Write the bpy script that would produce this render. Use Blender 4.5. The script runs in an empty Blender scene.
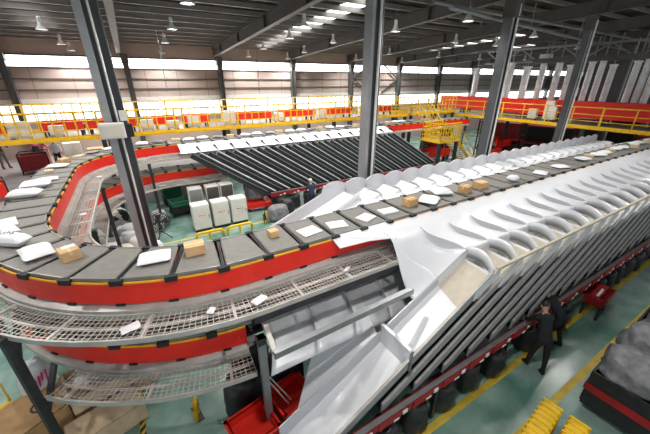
import bpy, bmesh, math, random
from mathutils import Vector, Matrix, noise
PI = math.pi
C = bpy.context.scene.collection
SC = bpy.context.scene
rnd = random.Random(7)

# ------------------------------------------------------------------ materials
MATS = {}
def mat(name, col, rough=.5, metal=0., var=0., vscale=6., emit=None, estr=0., bump=0., col2=None, spec=.5, lo=.35, hi=.65):
    if name in MATS: return MATS[name]
    m = bpy.data.materials.new(name); m.use_nodes = True
    nt = m.node_tree; b = nt.nodes['Principled BSDF']
    b.inputs['Base Color'].default_value = (*col, 1); b.inputs['Roughness'].default_value = rough
    b.inputs['Metallic'].default_value = metal; b.inputs['Specular IOR Level'].default_value = spec
    if emit: b.inputs['Emission Color'].default_value = (*emit, 1); b.inputs['Emission Strength'].default_value = estr
    if var > 0 or col2 or bump > 0:
        tc = nt.nodes.new('ShaderNodeTexCoord'); nz = nt.nodes.new('ShaderNodeTexNoise')
        nz.inputs['Scale'].default_value = vscale; nz.inputs['Detail'].default_value = 5
        nt.links.new(tc.outputs['Object'], nz.inputs['Vector'])
        if var > 0 or col2:
            r = nt.nodes.new('ShaderNodeValToRGB')
            r.color_ramp.elements[0].position = lo; r.color_ramp.elements[1].position = hi
            c2 = col2 or tuple(min(1, c*(1+var)) for c in col); c1 = col if col2 else tuple(c*(1-var) for c in col)
            r.color_ramp.elements[0].color = (*c1, 1); r.color_ramp.elements[1].color = (*c2, 1)
            nt.links.new(nz.outputs['Fac'], r.inputs['Fac']); nt.links.new(r.outputs['Color'], b.inputs['Base Color'])
        if bump > 0:
            bp = nt.nodes.new('ShaderNodeBump'); bp.inputs['Strength'].default_value = bump; bp.inputs['Distance'].default_value = .02
            nt.links.new(nz.outputs['Fac'], bp.inputs['Height']); nt.links.new(bp.outputs['Normal'], b.inputs['Normal'])
    MATS[name] = m; return m

M_floor = mat('floor_epoxy', (.10,.235,.19), .22, 0, vscale=.8, col2=(.36,.52,.46), lo=.36, hi=.68)  # lighter noise patches carry wear and painted floor reflections
M_conc = mat('concrete', (.36,.33,.32), .5, 0, .12, 1.5)
M_yel = mat('yellow_paint', (.80,.50,.01), .45, 0, .1, 5)
M_line = mat('yellow_floor_paint', (.62,.45,.05), .5, 0, .2, 3)
M_red = mat('red_panel', (.80,.022,.010), .38, 0, .06, 3)
M_redd = mat('dark_red_panel', (.33,.012,.014), .45, 0, .15, 4)
M_redp = mat('red_plastic', (.72,.022,.012), .35, 0, .05, 4)
M_belt = mat('grey_belt', (.205,.196,.178), .62, 0, .07, 9)
M_dark = mat('dark_steel', (.035,.036,.04), .5, .3, .2, 6)
M_black = mat('black_rubber', (.012,.012,.013), .6)
M_trim = mat('amber_trim', (.85,.42,.02), .45)
M_beam = mat('galvanised_beam', (.50,.485,.45), .45, .15, .12, 4)
M_wire = mat('wire_mesh_steel', (.60,.575,.53), .45, .2)
M_sheet = mat('white_steel_sheet', (.80,.815,.85), .34, .05, .035, 1.2)
M_sheet2 = mat('shaded_steel_sheet', (.60,.61,.64), .36, .15, .06, 2)  # grey copy of the white sheet, shade painted on fins and end walls
M_slat = mat('slide_side_steel', (.40,.41,.43), .40, .15, .1, 3)
M_pad = mat('beige_pad', (.60,.54,.43), .6, 0, .05, 8)
M_silver = mat('silver_sheet', (.62,.64,.67), .38, .15, .15, 2.5, bump=.15)
M_frame = mat('grey_frame', (.27,.28,.29), .4, .5, .1, 4)
M_col = mat('column_paint', (.10,.105,.11), .42, .2, .12, 2)
M_cole = mat('lit_column_and_pale_grey', (.30,.31,.32), .4, .3, .1, 2)  # pale grey for trunking, and lamp light painted on the centre column
M_clad = mat('wall_cladding', (.44,.355,.32), .6, 0, .05, 1)
M_girt = mat('dark_girt', (.10,.085,.08), .6)
M_roof = mat('roof_deck', (.045,.037,.031), .75, 0, .15, .8)
M_purl = mat('purlin_steel', (.30,.27,.245), .5, .2, .1, 2)
M_raft = mat('rafter_steel', (.085,.077,.072), .5, .2, .12, 2)
M_win = mat('daylight_pane', (.9,.9,.9), .5, emit=(1,1,1), estr=2.4)
M_sky = mat('skylight_pane', (.9,.9,.9), .5, emit=(.95,.98,1), estr=1.8)
M_shade = mat('lamp_shade', (.75,.75,.74), .4, .1)
M_bulb = mat('lamp_bulb', (1,1,1), .4, emit=(1,.97,.92), estr=7)
M_white = mat('white_enamel', (.72,.71,.68), .4, 0, .04, 3)
M_cream = mat('cream_box', (.70,.66,.55), .45, 0, .05, 3)
M_poly = mat('white_poly', (.78,.79,.82), .42, 0, .04, 7, bump=.4)
M_paper = mat('white_paper', (.82,.82,.82), .6)
M_cardA = mat('cardboard', (.53,.33,.15), .75, 0, .12, 6)
M_cardB = mat('cardboard_light', (.66,.42,.22), .7, 0, .08, 6)
M_cardC = mat('cardboard_pale', (.62,.47,.30), .75, 0, .1, 5)
M_tape = mat('parcel_tape', (.70,.52,.28), .3)
M_label = mat('paper_label', (.85,.85,.82), .6)
M_ink = mat('black_ink', (.02,.02,.025), .6)
M_gsack = mat('grey_sack', (.19,.19,.20), .5, 0, .3, 6, bump=.8)
M_bsack = mat('black_sack', (.018,.019,.021), .45, 0, .3, 6, bump=.5)
M_blue = mat('blue_plastic', (.03,.08,.35), .4)
M_green = mat('green_plastic', (.02,.16,.09), .45)
M_duct = mat('white_duct', (.82,.83,.84), .45, .1, .08, 2)
M_gdark = mat('charcoal_cabinet', (.075,.07,.06), .45, .1, .1, 3)
M_skin = mat('skin', (.52,.30,.20), .55)
M_hair = mat('black_hair', (.012,.010,.009), .5)
M_cl_dk = mat('dark_clothes', (.009,.010,.013), .8, 0, .2, 12)
M_cl_nv = mat('navy_clothes', (.02,.03,.09), .8, 0, .2, 12)
M_cl_pk = mat('pink_clothes', (.60,.10,.16), .8, 0, .1, 12)
M_cl_wh = mat('white_clothes', (.72,.72,.72), .8, 0, .05, 12)
M_cl_gr = mat('grey_trousers', (.09,.09,.10), .8, 0, .15, 12)
M_pink = mat('magenta_print', (.55,.03,.22), .5)

def hazard_mat():
    m = bpy.data.materials.new('hazard_stripe'); m.use_nodes = True; nt = m.node_tree; b = nt.nodes['Principled BSDF']
    tc = nt.nodes.new('ShaderNodeTexCoord'); mp = nt.nodes.new('ShaderNodeMapping'); mp.inputs['Rotation'].default_value = (0,0,PI/4)
    w = nt.nodes.new('ShaderNodeTexWave'); w.inputs['Scale'].default_value = 2.6; w.inputs['Distortion'].default_value = 0
    r = nt.nodes.new('ShaderNodeValToRGB'); r.color_ramp.interpolation = 'CONSTANT'
    r.color_ramp.elements[0].color = (.02,.02,.02,1); r.color_ramp.elements[1].position = .5; r.color_ramp.elements[1].color = (.75,.52,.03,1)
    nt.links.new(tc.outputs['Object'], mp.inputs['Vector']); nt.links.new(mp.outputs[0], w.inputs['Vector'])
    nt.links.new(w.outputs['Fac'], r.inputs['Fac']); nt.links.new(r.outputs[0], b.inputs['Base Color']); b.inputs['Roughness'].default_value = .5
    return m
M_haz = hazard_mat()

# ------------------------------------------------------------------ mesh helpers
class MB:
    def __init__(s): s.v = []; s.f = []; s.m = []; s.mi = 0
    def _add(s, vs, fs):
        o = len(s.v); s.v += [tuple(p) for p in vs]
        for f in fs: s.f.append(tuple(i+o for i in f)); s.m.append(s.mi)
        return s
    def box(s, c, d, rz=0, rx=0, ry=0):
        h = [x/2 for x in d]
        R = Matrix.Rotation(rz,3,'Z') @ Matrix.Rotation(ry,3,'Y') @ Matrix.Rotation(rx,3,'X')
        vs = [Vector(c) + R @ Vector((sx*h[0], sy*h[1], sz*h[2])) for sx in (-1,1) for sy in (-1,1) for sz in (-1,1)]
        return s._add(vs, [(0,1,3,2),(4,6,7,5),(0,4,5,1),(2,3,7,6),(0,2,6,4),(1,5,7,3)])
    def box2(s, a, b):
        return s.box([(x+y)/2 for x, y in zip(a, b)], [abs(y-x) for x, y in zip(a, b)])
    def bar(s, p, q, w, h, up=(0,0,1)):
        p, q = Vector(p), Vector(q); t = (q-p).normalized(); up = Vector(up)
        if abs(t.dot(up)) > .98: up = Vector((0,1,0))
        n = t.cross(up).normalized(); u = n.cross(t)
        vs = [e + n*sx*w/2 + u*sz*h/2 for e in (p, q) for sx in (-1,1) for sz in (-1,1)]
        return s._add(vs, [(0,1,3,2),(4,6,7,5),(0,4,5,1),(2,3,7,6),(0,2,6,4),(1,5,7,3)])
    def tube(s, pts, r, n=8, cap=True):
        pts = [Vector(p) for p in pts]; rings = []
        for i, p in enumerate(pts):
            t = (pts[min(i+1,len(pts)-1)] - pts[max(i-1,0)]).normalized()
            up = Vector((0,0,1)) if abs(t.z) < .95 else Vector((0,1,0))
            a = t.cross(up).normalized(); b = a.cross(t); rr = r[i] if isinstance(r, (list,tuple)) else r
            rings.append([p + a*math.cos(2*PI*k/n)*rr + b*math.sin(2*PI*k/n)*rr for k in range(n)])
        fs = []
        for i in range(len(pts)-1):
            for k in range(n): fs.append((i*n+k, i*n+(k+1)%n, (i+1)*n+(k+1)%n, (i+1)*n+k))
        if cap: fs += [tuple(range(n))[::-1], tuple(range((len(pts)-1)*n, len(pts)*n))]
        return s._add([v for r_ in rings for v in r_], fs)
    def lathe(s, prof, n=16, c=(0,0,0), cap=True):
        vs = []; c = Vector(c)
        for r, z in prof: vs += [c + Vector((r*math.cos(2*PI*k/n), r*math.sin(2*PI*k/n), z)) for k in range(n)]
        fs = [(i*n+k, i*n+(k+1)%n, (i+1)*n+(k+1)%n, (i+1)*n+k) for i in range(len(prof)-1) for k in range(n)]
        if cap: fs += [tuple(range(n))[::-1], tuple(range((len(prof)-1)*n, len(prof)*n))]
        return s._add(vs, fs)
    def grid(s, fn, nu, nv):
        vs = [fn(i/nu, j/nv) for i in range(nu+1) for j in range(nv+1)]
        return s._add(vs, [(i*(nv+1)+j, (i+1)*(nv+1)+j, (i+1)*(nv+1)+j+1, i*(nv+1)+j+1) for i in range(nu) for j in range(nv)])
    def strip(s, A, B):
        n = len(A); return s._add(list(A)+list(B), [(i,i+1,n+i+1,n+i) for i in range(n-1)])
    def ball(s, c, r, n=12, m=8):
        c = Vector(c); r = r if isinstance(r, (list,tuple)) else (r,r,r)
        return s.grid(lambda i, j: c + Vector((r[0]*math.sin(PI*j)*math.cos(2*PI*i), r[1]*math.sin(PI*j)*math.sin(2*PI*i), r[2]*math.cos(PI*j))), n, m)
    def prism(s, poly, z0, z1):
        n = len(poly)
        return s._add([(x,y,z0) for x, y in poly]+[(x,y,z1) for x, y in poly], [tuple(range(n))[::-1], tuple(range(n,2*n))]+[(k,(k+1)%n,n+(k+1)%n,n+k) for k in range(n)])
    def build(s, name, mats, parent=None, smooth=False, bevel=0, solid=0, loc=None):
        me = bpy.data.meshes.new(name); me.from_pydata(s.v, [], s.f); me.update()
        mats = mats if isinstance(mats, (list,tuple)) else [mats]
        for m in mats: me.materials.append(m)
        for p, i in zip(me.polygons, s.m): p.material_index = i; p.use_smooth = smooth
        o = bpy.data.objects.new(name, me); C.objects.link(o)
        if parent: o.parent = parent
        if loc: o.location = loc
        if solid:
            md = o.modifiers.new('s', 'SOLIDIFY'); md.thickness = solid; md.offset = -1
        if bevel:
            md = o.modifiers.new('b', 'BEVEL'); md.width = bevel; md.segments = 2; md.limit_method = 'ANGLE'
        return o
def tag(o, label, cat, group=None, kind=None):
    o['label'] = label; o['category'] = cat
    if group: o['group'] = group
    if kind: o['kind'] = kind
    return o
def thing(name, label, cat, loc=(0,0,0), rz=0, group=None):
    o = bpy.data.objects.new(name, None); C.objects.link(o); o.empty_display_size = .1
    o.location = loc; o.rotation_euler = (0,0,rz)
    return tag(o, label, cat, group)
def struct(name, mb, m, **k):
    o = mb.build(name, m, **k); o['kind'] = 'structure'; return o
def copy_tree(o, loc=None, rz=None, label=None, group=None, parent=None):
    c = o.copy(); C.objects.link(c); c.parent = parent
    for ch in list(o.children): copy_tree(ch, parent=c)
    if loc is not None: c.location = loc
    if rz is not None: c.rotation_euler = (0,0,rz)
    if label: c['label'] = label
    if group: c['group'] = group
    return c

# ------------------------------------------------------------------ the hall
WY = 26.5; PIT = 6.07
def roofz(y): return 7.62 + (WY-y)*.054          # underside of the rafters
struct('floor', MB().box2((-24,-9,-.2), (66,WY,0)), M_floor)
struct('floor_loading_dock', MB().box2((-24,11.2,0), (-4.6,WY,1.5)).box2((-4.6,18.2,0),(3.0,WY,1.5)), M_conc)
for k, (a, b) in enumerate([((1.2,2.09,.001),(40,2.23,.004)), ((2.5,1.17,.001),(40,1.31,.004)), ((-1.6,12.62,.001),(13,12.72,.004)), ((-1.6,7.0,.001),(-1.48,12.6,.004))]):
    struct('floor_marking', MB().box2(a, b), M_line)
struct('floor_hazard_marking', MB().box2((-1.09,4.3,.001), (-.99,6.2,.005)), M_haz)
wall = MB()
wall.box2((-24,WY,0), (66,WY+.15,3.68)); wall.box2((-24,WY,4.66), (66,WY+.15,6.78)); wall.box2((-24,WY,7.40), (66,WY+.15,8.6))
struct('wall_back', wall, M_clad)
for z, h in ((3.68,.08), (4.66,.05), (5.5,.07), (6.12,.07), (6.76,.07), (7.42,.08)):
    struct('wall_back_trim', MB().box2((-24,WY-.09,z-h/2), (66,WY+.002,z+h/2)), M_girt if z > 4.7 else M_cream)
struct('wall_back_trim', MB().box2((-24,WY-.14,4.72),(66,WY+.002,4.98)), M_white)
seam = MB()
for k in range(45): seam.box((-23+k*2.03, WY-.004, 6.15), (.025,.01,2.9))
struct('wall_back_seam_trim', seam, M_girt)
nb = 0
for k in range(-3, 10):
    x0, x1 = .35+PIT*k+.18, .35+PIT*(k+1)-.18
    for z0, z1 in ((3.72,4.61), (6.80,7.38)):
        nb += 1
        f = MB(); f.box2((x0-.2,WY-.02,z0-.03),(x1+.2,WY+.05,z0)); f.box2((x0-.2,WY-.02,z1),(x1+.2,WY+.05,z1+.03))
        for j in range(1, 4):
            xx = x0+(x1-x0)*j/4; f.box2((xx-.012,WY-.01,z0),(xx+.012,WY+.05,z1))
        fr = struct('window_%d' % nb, f, M_cream)
        MB().box2((x0-.2,WY+.06,z0),(x1+.2,WY+.09,z1)).build('pane', M_win, fr)
struct('wall_right', MB().box2((66,-9,0),(66.15,WY,12)), M_girt)

def hcol(x, y, z1, w=.36, d=.36, dark=False):
    f = MB(); f.box2((-w/2,-d/2,0),(-w/2+.022,d/2,z1)); f.box2((w/2-.022,-d/2,0),(w/2,d/2,z1))
    o = struct('column', f, M_col, loc=(x,y,0))
    MB().box2((-w/2+.02,-.012,0),(w/2-.02,.012,z1)).build('web', M_col, o)
    b = MB().box2((-.3,-.3,0),(.3,.3,.03)).build('base_plate', M_col, o)
    cp = MB(); cp.box2((-w/2-.06,-d/2-.06,z1-.55),(w/2+.06,d/2+.06,z1-.5)); cp.box2((-w/2-.04,-d/2-.04,z1-.5),(w/2+.04,d/2+.04,z1))
    cp.build('cap_bracket', M_raft, o)
    return o
colX = [-12.4, -6.35, -.28, 6.0, 12.08, 18.0, 23.6, 29.7, 35.8, 41.9, 48]
for x in colX:
    w_ = .36 if x < 17 else .26
    o = hcol(x if x != 23.6 else 27.6, 7.5 if x != 23.6 else 8.85, roofz(9)-.02, w_, w_)
    if abs(x+.28) < .01:
        MB().box2((-.19,-.235,0),(-.06,-.185,roofz(7.5)-.6)).build('cable_trunking', M_cole, o)
        MB().tube([(.03,-.20,2.3),(.03,-.20,8.6)], .02).build('conduit', M_white, o)
        MB().box2((-.04,-.25,2.2),(.09,-.15,2.33)).build('conduit_box', M_white, o)
    elif x > 5:
        if x < 7:
            o.data.materials[0] = M_cole; o.children[0].data.materials[0] = M_cole  # lighter tone puts the lamp light into the centre column's colour
        MB().tube([(.06,-.20,1.0),(.06,-.20,8.4)], .035).build('conduit', M_white, o)
        MB().box2((-.20,-.182,0),(-.10,-.178,roofz(7.5)-.6)).build('flange_edge', M_cole, o)
for k in range(-3, 10):
    x = .35+PIT*k
    o = hcol(x, WY-.3, roofz(WY-.3)-.02, .34, .4)
    if k == 3:
        pass
# diagonal wall bracing in two bays
for k, x in enumerate((.35+PIT*3, .35+PIT*4)):
    br = MB(); s = 1 if k == 0 else -1
    br.bar((x+s*.2,WY-.3,6.2),(x+s*2.2,WY-.3,7.5),.1,.1); br.bar((x+s*.2,WY-.3,6.2),(x+s*2.2,WY-.3,4.9),.1,.1)
    struct('column_brace_trim', br, M_raft)
# lattice mast by the dock, in front of the back wall
lm = MB()
for dx in (-.35,.35): lm.bar((-7.9+dx,21.5,1.5),(-7.9+dx,21.5,8.0),.16,.16)
for j in range(9):
    z = 1.6+j*.7; s = 1 if j % 2 else -1
    lm.bar((-7.9-.35*s,21.5,z),(-7.9+.35*s,21.5,z+.7),.07,.07)
struct('column_lattice', lm, M_raft)

# roof: deck, purlins, rafters, skylights
yA, yB = -9, WY+.1
struct('ceiling', MB()._add([(-24,yA,roofz(yA)+.80),(66,yA,roofz(yA)+.80),(66,yB,roofz(yB)+.80),(-24,yB,roofz(yB)+.80),
    (-24,yA,roofz(yA)+.9),(66,yA,roofz(yA)+.9),(66,yB,roofz(yB)+.9),(-24,yB,roofz(yB)+.9)], [(0,1,2,3),(7,6,5,4),(0,4,5,1),(1,5,6,2),(2,6,7,3),(3,7,4,0)]), M_roof)
y = 25.9
while y > -8:
    z = roofz(y)+.56
    p = MB(); p.box2((-24,y-.012,z),(66,y+.012,z+.22)); p.box2((-24,y-.10,z),(66,y+.012,z+.02)); p.box2((-24,y-.012,z+.2),(66,y+.07,z+.22))
    struct('ceiling_purlin_beam', p, M_purl)
    y -= 1.22
for k in range(-4, 11):
    x = .1+PIT*k
    def rs(w, h0, h1):
        m = MB(); A = (x-w/2, x+w/2); vs = []
        for yy in (yA, yB):
            for xx in A:
                for hh in (h0, h1): vs.append((xx, yy, roofz(yy)+hh))
        return m._add(vs, [(0,1,3,2),(4,6,7,5),(0,4,5,1),(2,3,7,6),(0,2,6,4),(1,5,7,3)])
    r = rs(.26, 0, .025); r2 = rs(.26, .53, .555); r3 = rs(.02, .02, .54)
    for q in (r2, r3): r._add(q.v, q.f)
    for j in range(6): r.box((x, 3.0+j*4.2, roofz(3+j*4.2)+.28), (.25,.03,.52))
    struct('ceiling_rafter_beam', r, M_raft)
for (x0, x1, ys) in ((-3.5,-2.3,(16.7,17.9,19.1,20.4,21.6)), (9.0,10.1,(12.3,13.5,14.7,15.9,17.2,18.4,19.6,20.8,22.1,23.3,24.5)), (24.6,25.8,(14.9,16.1,17.3,18.6,19.8,21,22.2)), (30.9,32.0,(17,18.5,20,21.5))):
    for yy in ys:
        z = roofz(yy)+.785
        struct('ceiling_skylight_panel', MB().box2((x0,yy-.3,z-.02),(x1,yy+.25,z)), M_sky)
# pipes and hanging rods under the roof
struct('ceiling_pipe_trim', MB().tube([(9,7.6,8.05),(14,8.3,8.05),(23.4,9.4,8.02),(41,11.5,8.0)], .07), M_frame)
struct('ceiling_pipe_trim', MB().tube([(9,8.3,8.3),(41,9.0,8.3)], .05), M_frame)
for (x, y) in ((1.6,16.5),(13.4,9.6),(16.8,9.4),(20.5,8.9),(25,9.5),(7.2,20),(17.4,20.5)):
    struct('ceiling_rod_trim', MB().tube([(x,y,roofz(y)+.7),(x,y,roofz(y)-(2.6 if x < 10 else .45))], .018, 6), M_frame)

# ------------------------------------------------------------------ the sorter loop
XE = 22.3; XS = 1.2; YN = 4.67; YF = 16.0; R0 = 3.63
L1 = XE-XS; LA = R0*PI/2; YB = YN+R0; YT = YF-R0; L2 = YT-YB
DTOT = 2*L1+2*LA+L2
def path(d):
    if d < L1: return XE-d, YN, PI
    d -= L1
    if d < LA:
        t = d/R0; return XS+R0*math.cos(-PI/2-t), YB+R0*math.sin(-PI/2-t), PI-t
    d -= LA
    if d < L2: return XS-R0, YB+d, PI/2
    d -= L2
    if d < LA:
        t = d/R0; return XS+R0*math.cos(PI-t), YT+R0*math.sin(PI-t), PI/2-t
    d -= LA
    return XS+d, YF, 0.
def pt(d, s, z):
    x, y, t = path(d); return (x-math.sin(t)*s, y+math.cos(t)*s, z)
def dsamp(d0, d1, step=.22):
    ks = [d0]; bounds = [L1, L1+LA, L1+LA+L2, L1+2*LA+L2]; d = d0
    while d < d1-1e-6:
        instr = d < L1-1e-6 or (L1+LA-1e-6 <= d < L1+LA+L2-1e-6) or d >= L1+2*LA+L2-1e-6
        nxt = [b for b in bounds if b > d+1e-6]
        lim = min(nxt[0] if nxt else 1e9, d1)
        d = lim if instr else min(lim, d+step)
        ks.append(d)
    return ks
def sweep(mb, prof, d0, d1, closed=True, step=.22):
    ds = dsamp(d0, d1, step); n = len(prof)
    vs = [pt(d, s, z) for d in ds for s, z in prof]
    fs = [(i*n+k, i*n+(k+1)%n, (i+1)*n+(k+1)%n, (i+1)*n+k) for i in range(len(ds)-1) for k in range(n if closed else n-1)]
    if closed: fs += [tuple(range(n))[::-1], tuple(range((len(ds)-1)*n, len(ds)*n))]
    return mb._add(vs, fs)
def rect(s0, s1, z0, z1): return [(s0,z0),(s1,z0),(s1,z1),(s0,z1)]
dX = lambda x: XE-x                   # d on the near straight
DL = L1+LA                            # d where the left straight begins
def track(tier, z, label, d0, d1, do0):
    t = thing('sorter_track', label, 'conveyor track', (0,0,0))
    for sg, a, b in ((1, do0, d1), (-1, d0, d1)):
        mb = MB(); sweep(mb, rect(sg*.47, sg*.495, z-.42, z-.075), a, b)
        mb.build('side_panel', M_red, t)
        mb = MB(); sweep(mb, rect(sg*.472, sg*.498, z-.075, z-.048), a, b); mb.build('amber_trim', M_trim, t)
        mb = MB(); sweep(mb, [(sg*.47,z-.44),(sg*.58,z-.48),(sg*.58,z-.56),(sg*.54,z-.56),(sg*.54,z-.50),(sg*.47,z-.46)], a, b)
        mb.build('support_channel', M_beam, t)
    mb = MB(); sweep(mb, rect(-.45,.45,z-.34,z-.30), d0, d1); mb.build('track_bed', M_dark, t)
    d = max(do0, dX(3.0))+.3
    while d < DL+1.5:
        x, y, th = path(d); MB().box(pt(d, .50, z-.425), (.13,.03,.03), th).build('panel_clip', M_black, t); d += .65
    return t
ZU, ZL = 3.42, 2.22
track('upper', ZU, 'upper sorter loop track with bright red side panels and amber trim line', 0, DTOT, 0)
track('lower', ZL, 'lower sorter loop track with red side panels beneath the wire mesh walkway', dX(5.2), DTOT-13, dX(.95))

def walkway(z, s0, s1, d0, d1, label, lip=True):
    ew = .015 if s1 > 0 else .012
    t = thing('mesh_walkway', label, 'wire mesh walkway', (0,0,0))
    w = .0048 if s1 > 0 else .004; mb = MB()
    n = int(abs(s1-s0)/.062)
    for k in range(1, n):
        s = s0+(s1-s0)*k/n; sweep(mb, rect(s-w,s+w,z-w,z+w), d0, d1)
    k = 0; d = d0
    while d < d1:
        mb.bar(pt(d,s0,z+.008), pt(d,s1,z+.008), 2*w, 2*w)
        x, y, th = path(d)
        d += .062
    mb.build('wire_mesh', M_wire, t)
    sg = 1 if s1 > 0 else -1
    for s in (s1, s0):
        mb = MB(); sweep(mb, rect(s-ew,s+ew,z-.05,z+.03), d0, d1); mb.build('edge_rail', M_beam, t)
    mb = MB(); sm = s0+(s1-s0)*.52
    if s1 > 0: sweep(mb, rect(sm-.016,sm+.016,z-.02,z+.012), d0, d1); mb.build('centre_rail', M_beam, t)
    d = d0+.3
    while d < d1:
        MB().bar(pt(d,s0,z-.005), pt(d,s1,z-.005), .045, .05).build('cross_bar', M_beam, t); d += .95
    return t
walkway(ZU-.56, .60, 1.09, dX(4.9), DL+1.6, 'upper outer wire mesh walkway curving under the near red panel')
walkway(ZU-.56, -.60, -1.06, dX(2.9), DTOT-L1+1.6, 'upper wire mesh walkway along the inside of the loop')
walkway(ZL-.56, .60, 1.07, dX(.95), L1+R0*.74, 'lower outer wire mesh walkway above the cardboard boxes')
walkway(ZL-.56, -.60, -1.02, dX(.95), DTOT-L1+2.2, 'lower wire mesh walkway along the inside of the loop')

def post(x, y, z1, label, group=None, rz=0, w=.1, m=None):
    m = m or M_dark
    t = thing('support_post', label, 'support post', (x,y,0), rz, group)
    MB().box2((-w/2,-w/2,.012),(w/2,w/2,z1)).build('upright', m, t)
    MB().box2((-w,-w,0),(w,w,.012)).build('foot_plate', M_dark, t)
    mb = MB(); mb.box2((-w*.6,-w*.6,z1-.12),(w*.6,w*.6,z1)); mb.build('head_bracket', M_dark, t)
    return t
p = post(-2.10,4.90,2.86,'dark corner post beside the cardboard boxes, holding the outer walkway', rz=.7, w=.11)
MB().bar((0,0,1.25),(.55,.5,1.62),.07,.09).build('brace', M_dark, p)
MB().bar((0,0,2.3),(.35,.4,2.82),.06,.08).build('brace', M_dark, p)
fb = MB().box2((.93,YN-1.12,ZU-.72),(4.4,YN-1.07,ZU-.61)).build('outer_beam', M_dark, None); tag(fb, 'dark beam along the outer edge of the near mesh walkway', 'beam')
p = post(.97,3.50,2.49,'dark post between the red bins and the near walkway end', w=.11, m=M_frame)
mb = MB(); mb.tube([(.05,.02,1.5),(.35,-.05,.8)],.012); mb.tube([(.05,.06,1.6),(.42,0,.8)],.012); mb.build('tie_rod', M_beam, p)
post(-1.33,8.3,2.82,'first dark post inside the loop below the inner mesh edge', w=.11)
post(-1.33,12.0,2.82,'second dark post inside the loop, before the pile of sacks', w=.11)
for (x, y) in [(-3.62,8.6),(-3.62,12.0),(.2,17.2),(3.4,17.2),(6.6,17.2),(.2,14.85)]:
    post(x, y, 2.82, 'dark loop support post mostly hidden beneath the sorter track', 'loop support posts')
for k in range(6):
    for yy in (YN+1.05, YN-1.05):
        post(5.6+3.1*k, yy, 2.6, 'dark support post hidden beneath the chute sheets of the near run', 'posts under the near run')

# ------------------------------------------------------------------ carriers
def belt_mb(wi, wo, z):
    mb = MB(); prof = []
    for k in range(5): t = PI/2*k/4; prof.append((-1+0, -.02-.022*0, t))
    def P(sign, s, half):
        return None
    A = []
    for s, half in ((-.43, wi/2), (.43, wo/2)):
        ring = [(-half+.03, z-.06), (-half+.008, z-.045), (-half, z-.03), (-half+.008, z-.012), (-half+.03, z), (half-.03, z), (half-.008, z-.012), (half, z-.03), (half-.008, z-.045), (half-.03, z-.06)]
        A.append([(a, s, zz) for a, zz in ring])
    n = len(A[0]); mb._add(A[0]+A[1], [(k,(k+1)%n,n+(k+1)%n,n+k) for k in range(n)]+[tuple(range(n)), tuple(range(n,2*n))[::-1]])
    return mb
def make_carrier(z, curve):
    t = thing('sorter_carrier', '', 'sorter carrier')
    wi, wo = (.47, .66) if curve else (.565, .565)
    belt_mb(wi, wo, z).build('belt', M_belt, t)
    for s, wdt in ((-.445, wi), (.445, wo)): MB().box((0,s,z-.03), (wdt-.02,.02,.075)).build('side_frame', M_frame, t)
    g = MB(); h = (wi+wo)/4+.035
    sk = math.atan2((wo-wi)/2, .86)
    for o_ in (-.012, .014): g.box((h+o_,0,z-.045+(.012 if o_ > 0 else 0)), (.016,.86,.05), -sk)
    g.build('gap_cover', M_dark, t)
    for s, hh in ((-.475, wi/2+.04), (.475, wo/2+.04)):
        MB().box((hh,s,z-.04), (.17,.075,.085)).build('coupling', M_black, t)
    return t
proto = {(tier, cv): make_carrier(ZU if tier else ZL, cv) for tier in (0,1) for cv in (0,1)}
used = set(); D0 = dX(2.08)+.325; PC = .65
LBL = {(1,'n'): 'grey belt carrier on the near straight run of the upper loop', (1,'c'): 'grey belt carrier on the left bend of the upper loop',
       (1,'f'): 'grey belt carrier on the far straight run of the upper loop', (0,'n'): 'grey belt carrier of the lower loop seen through the mesh walkway'}
def put_carrier(tier, d):
    cv = 1 if (L1-.1 < d < L1+LA+.1 or L1+LA+L2-.1 < d < L1+2*LA+L2+.1) else 0
    seg = 'n' if (d < L1 or tier == 0) else 'c' if d < L1+2*LA+L2 else 'f'
    x, y, th = path(d); k = (tier, cv)
    if k not in used: used.add(k); o = proto[k]; o.location = (x,y,0); o.rotation_euler = (0,0,th)
    else: o = copy_tree(proto[k], (x,y,0), th)
    o['label'] = LBL[(tier, seg)]; o['group'] = {'n':'carriers on the near run','c':'carriers on the left bend','f':'carriers on the far run'}[seg] if tier else 'lower loop carriers'
    return o
k = -int(D0/PC)
while D0+k*PC < DTOT-.2:
    put_carrier(1, D0+k*PC); k += 1
k = 0
while dX(5.2)+.5+k*PC < DTOT-14: put_carrier(0, dX(5.2)+.5+k*PC); k += 1

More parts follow.
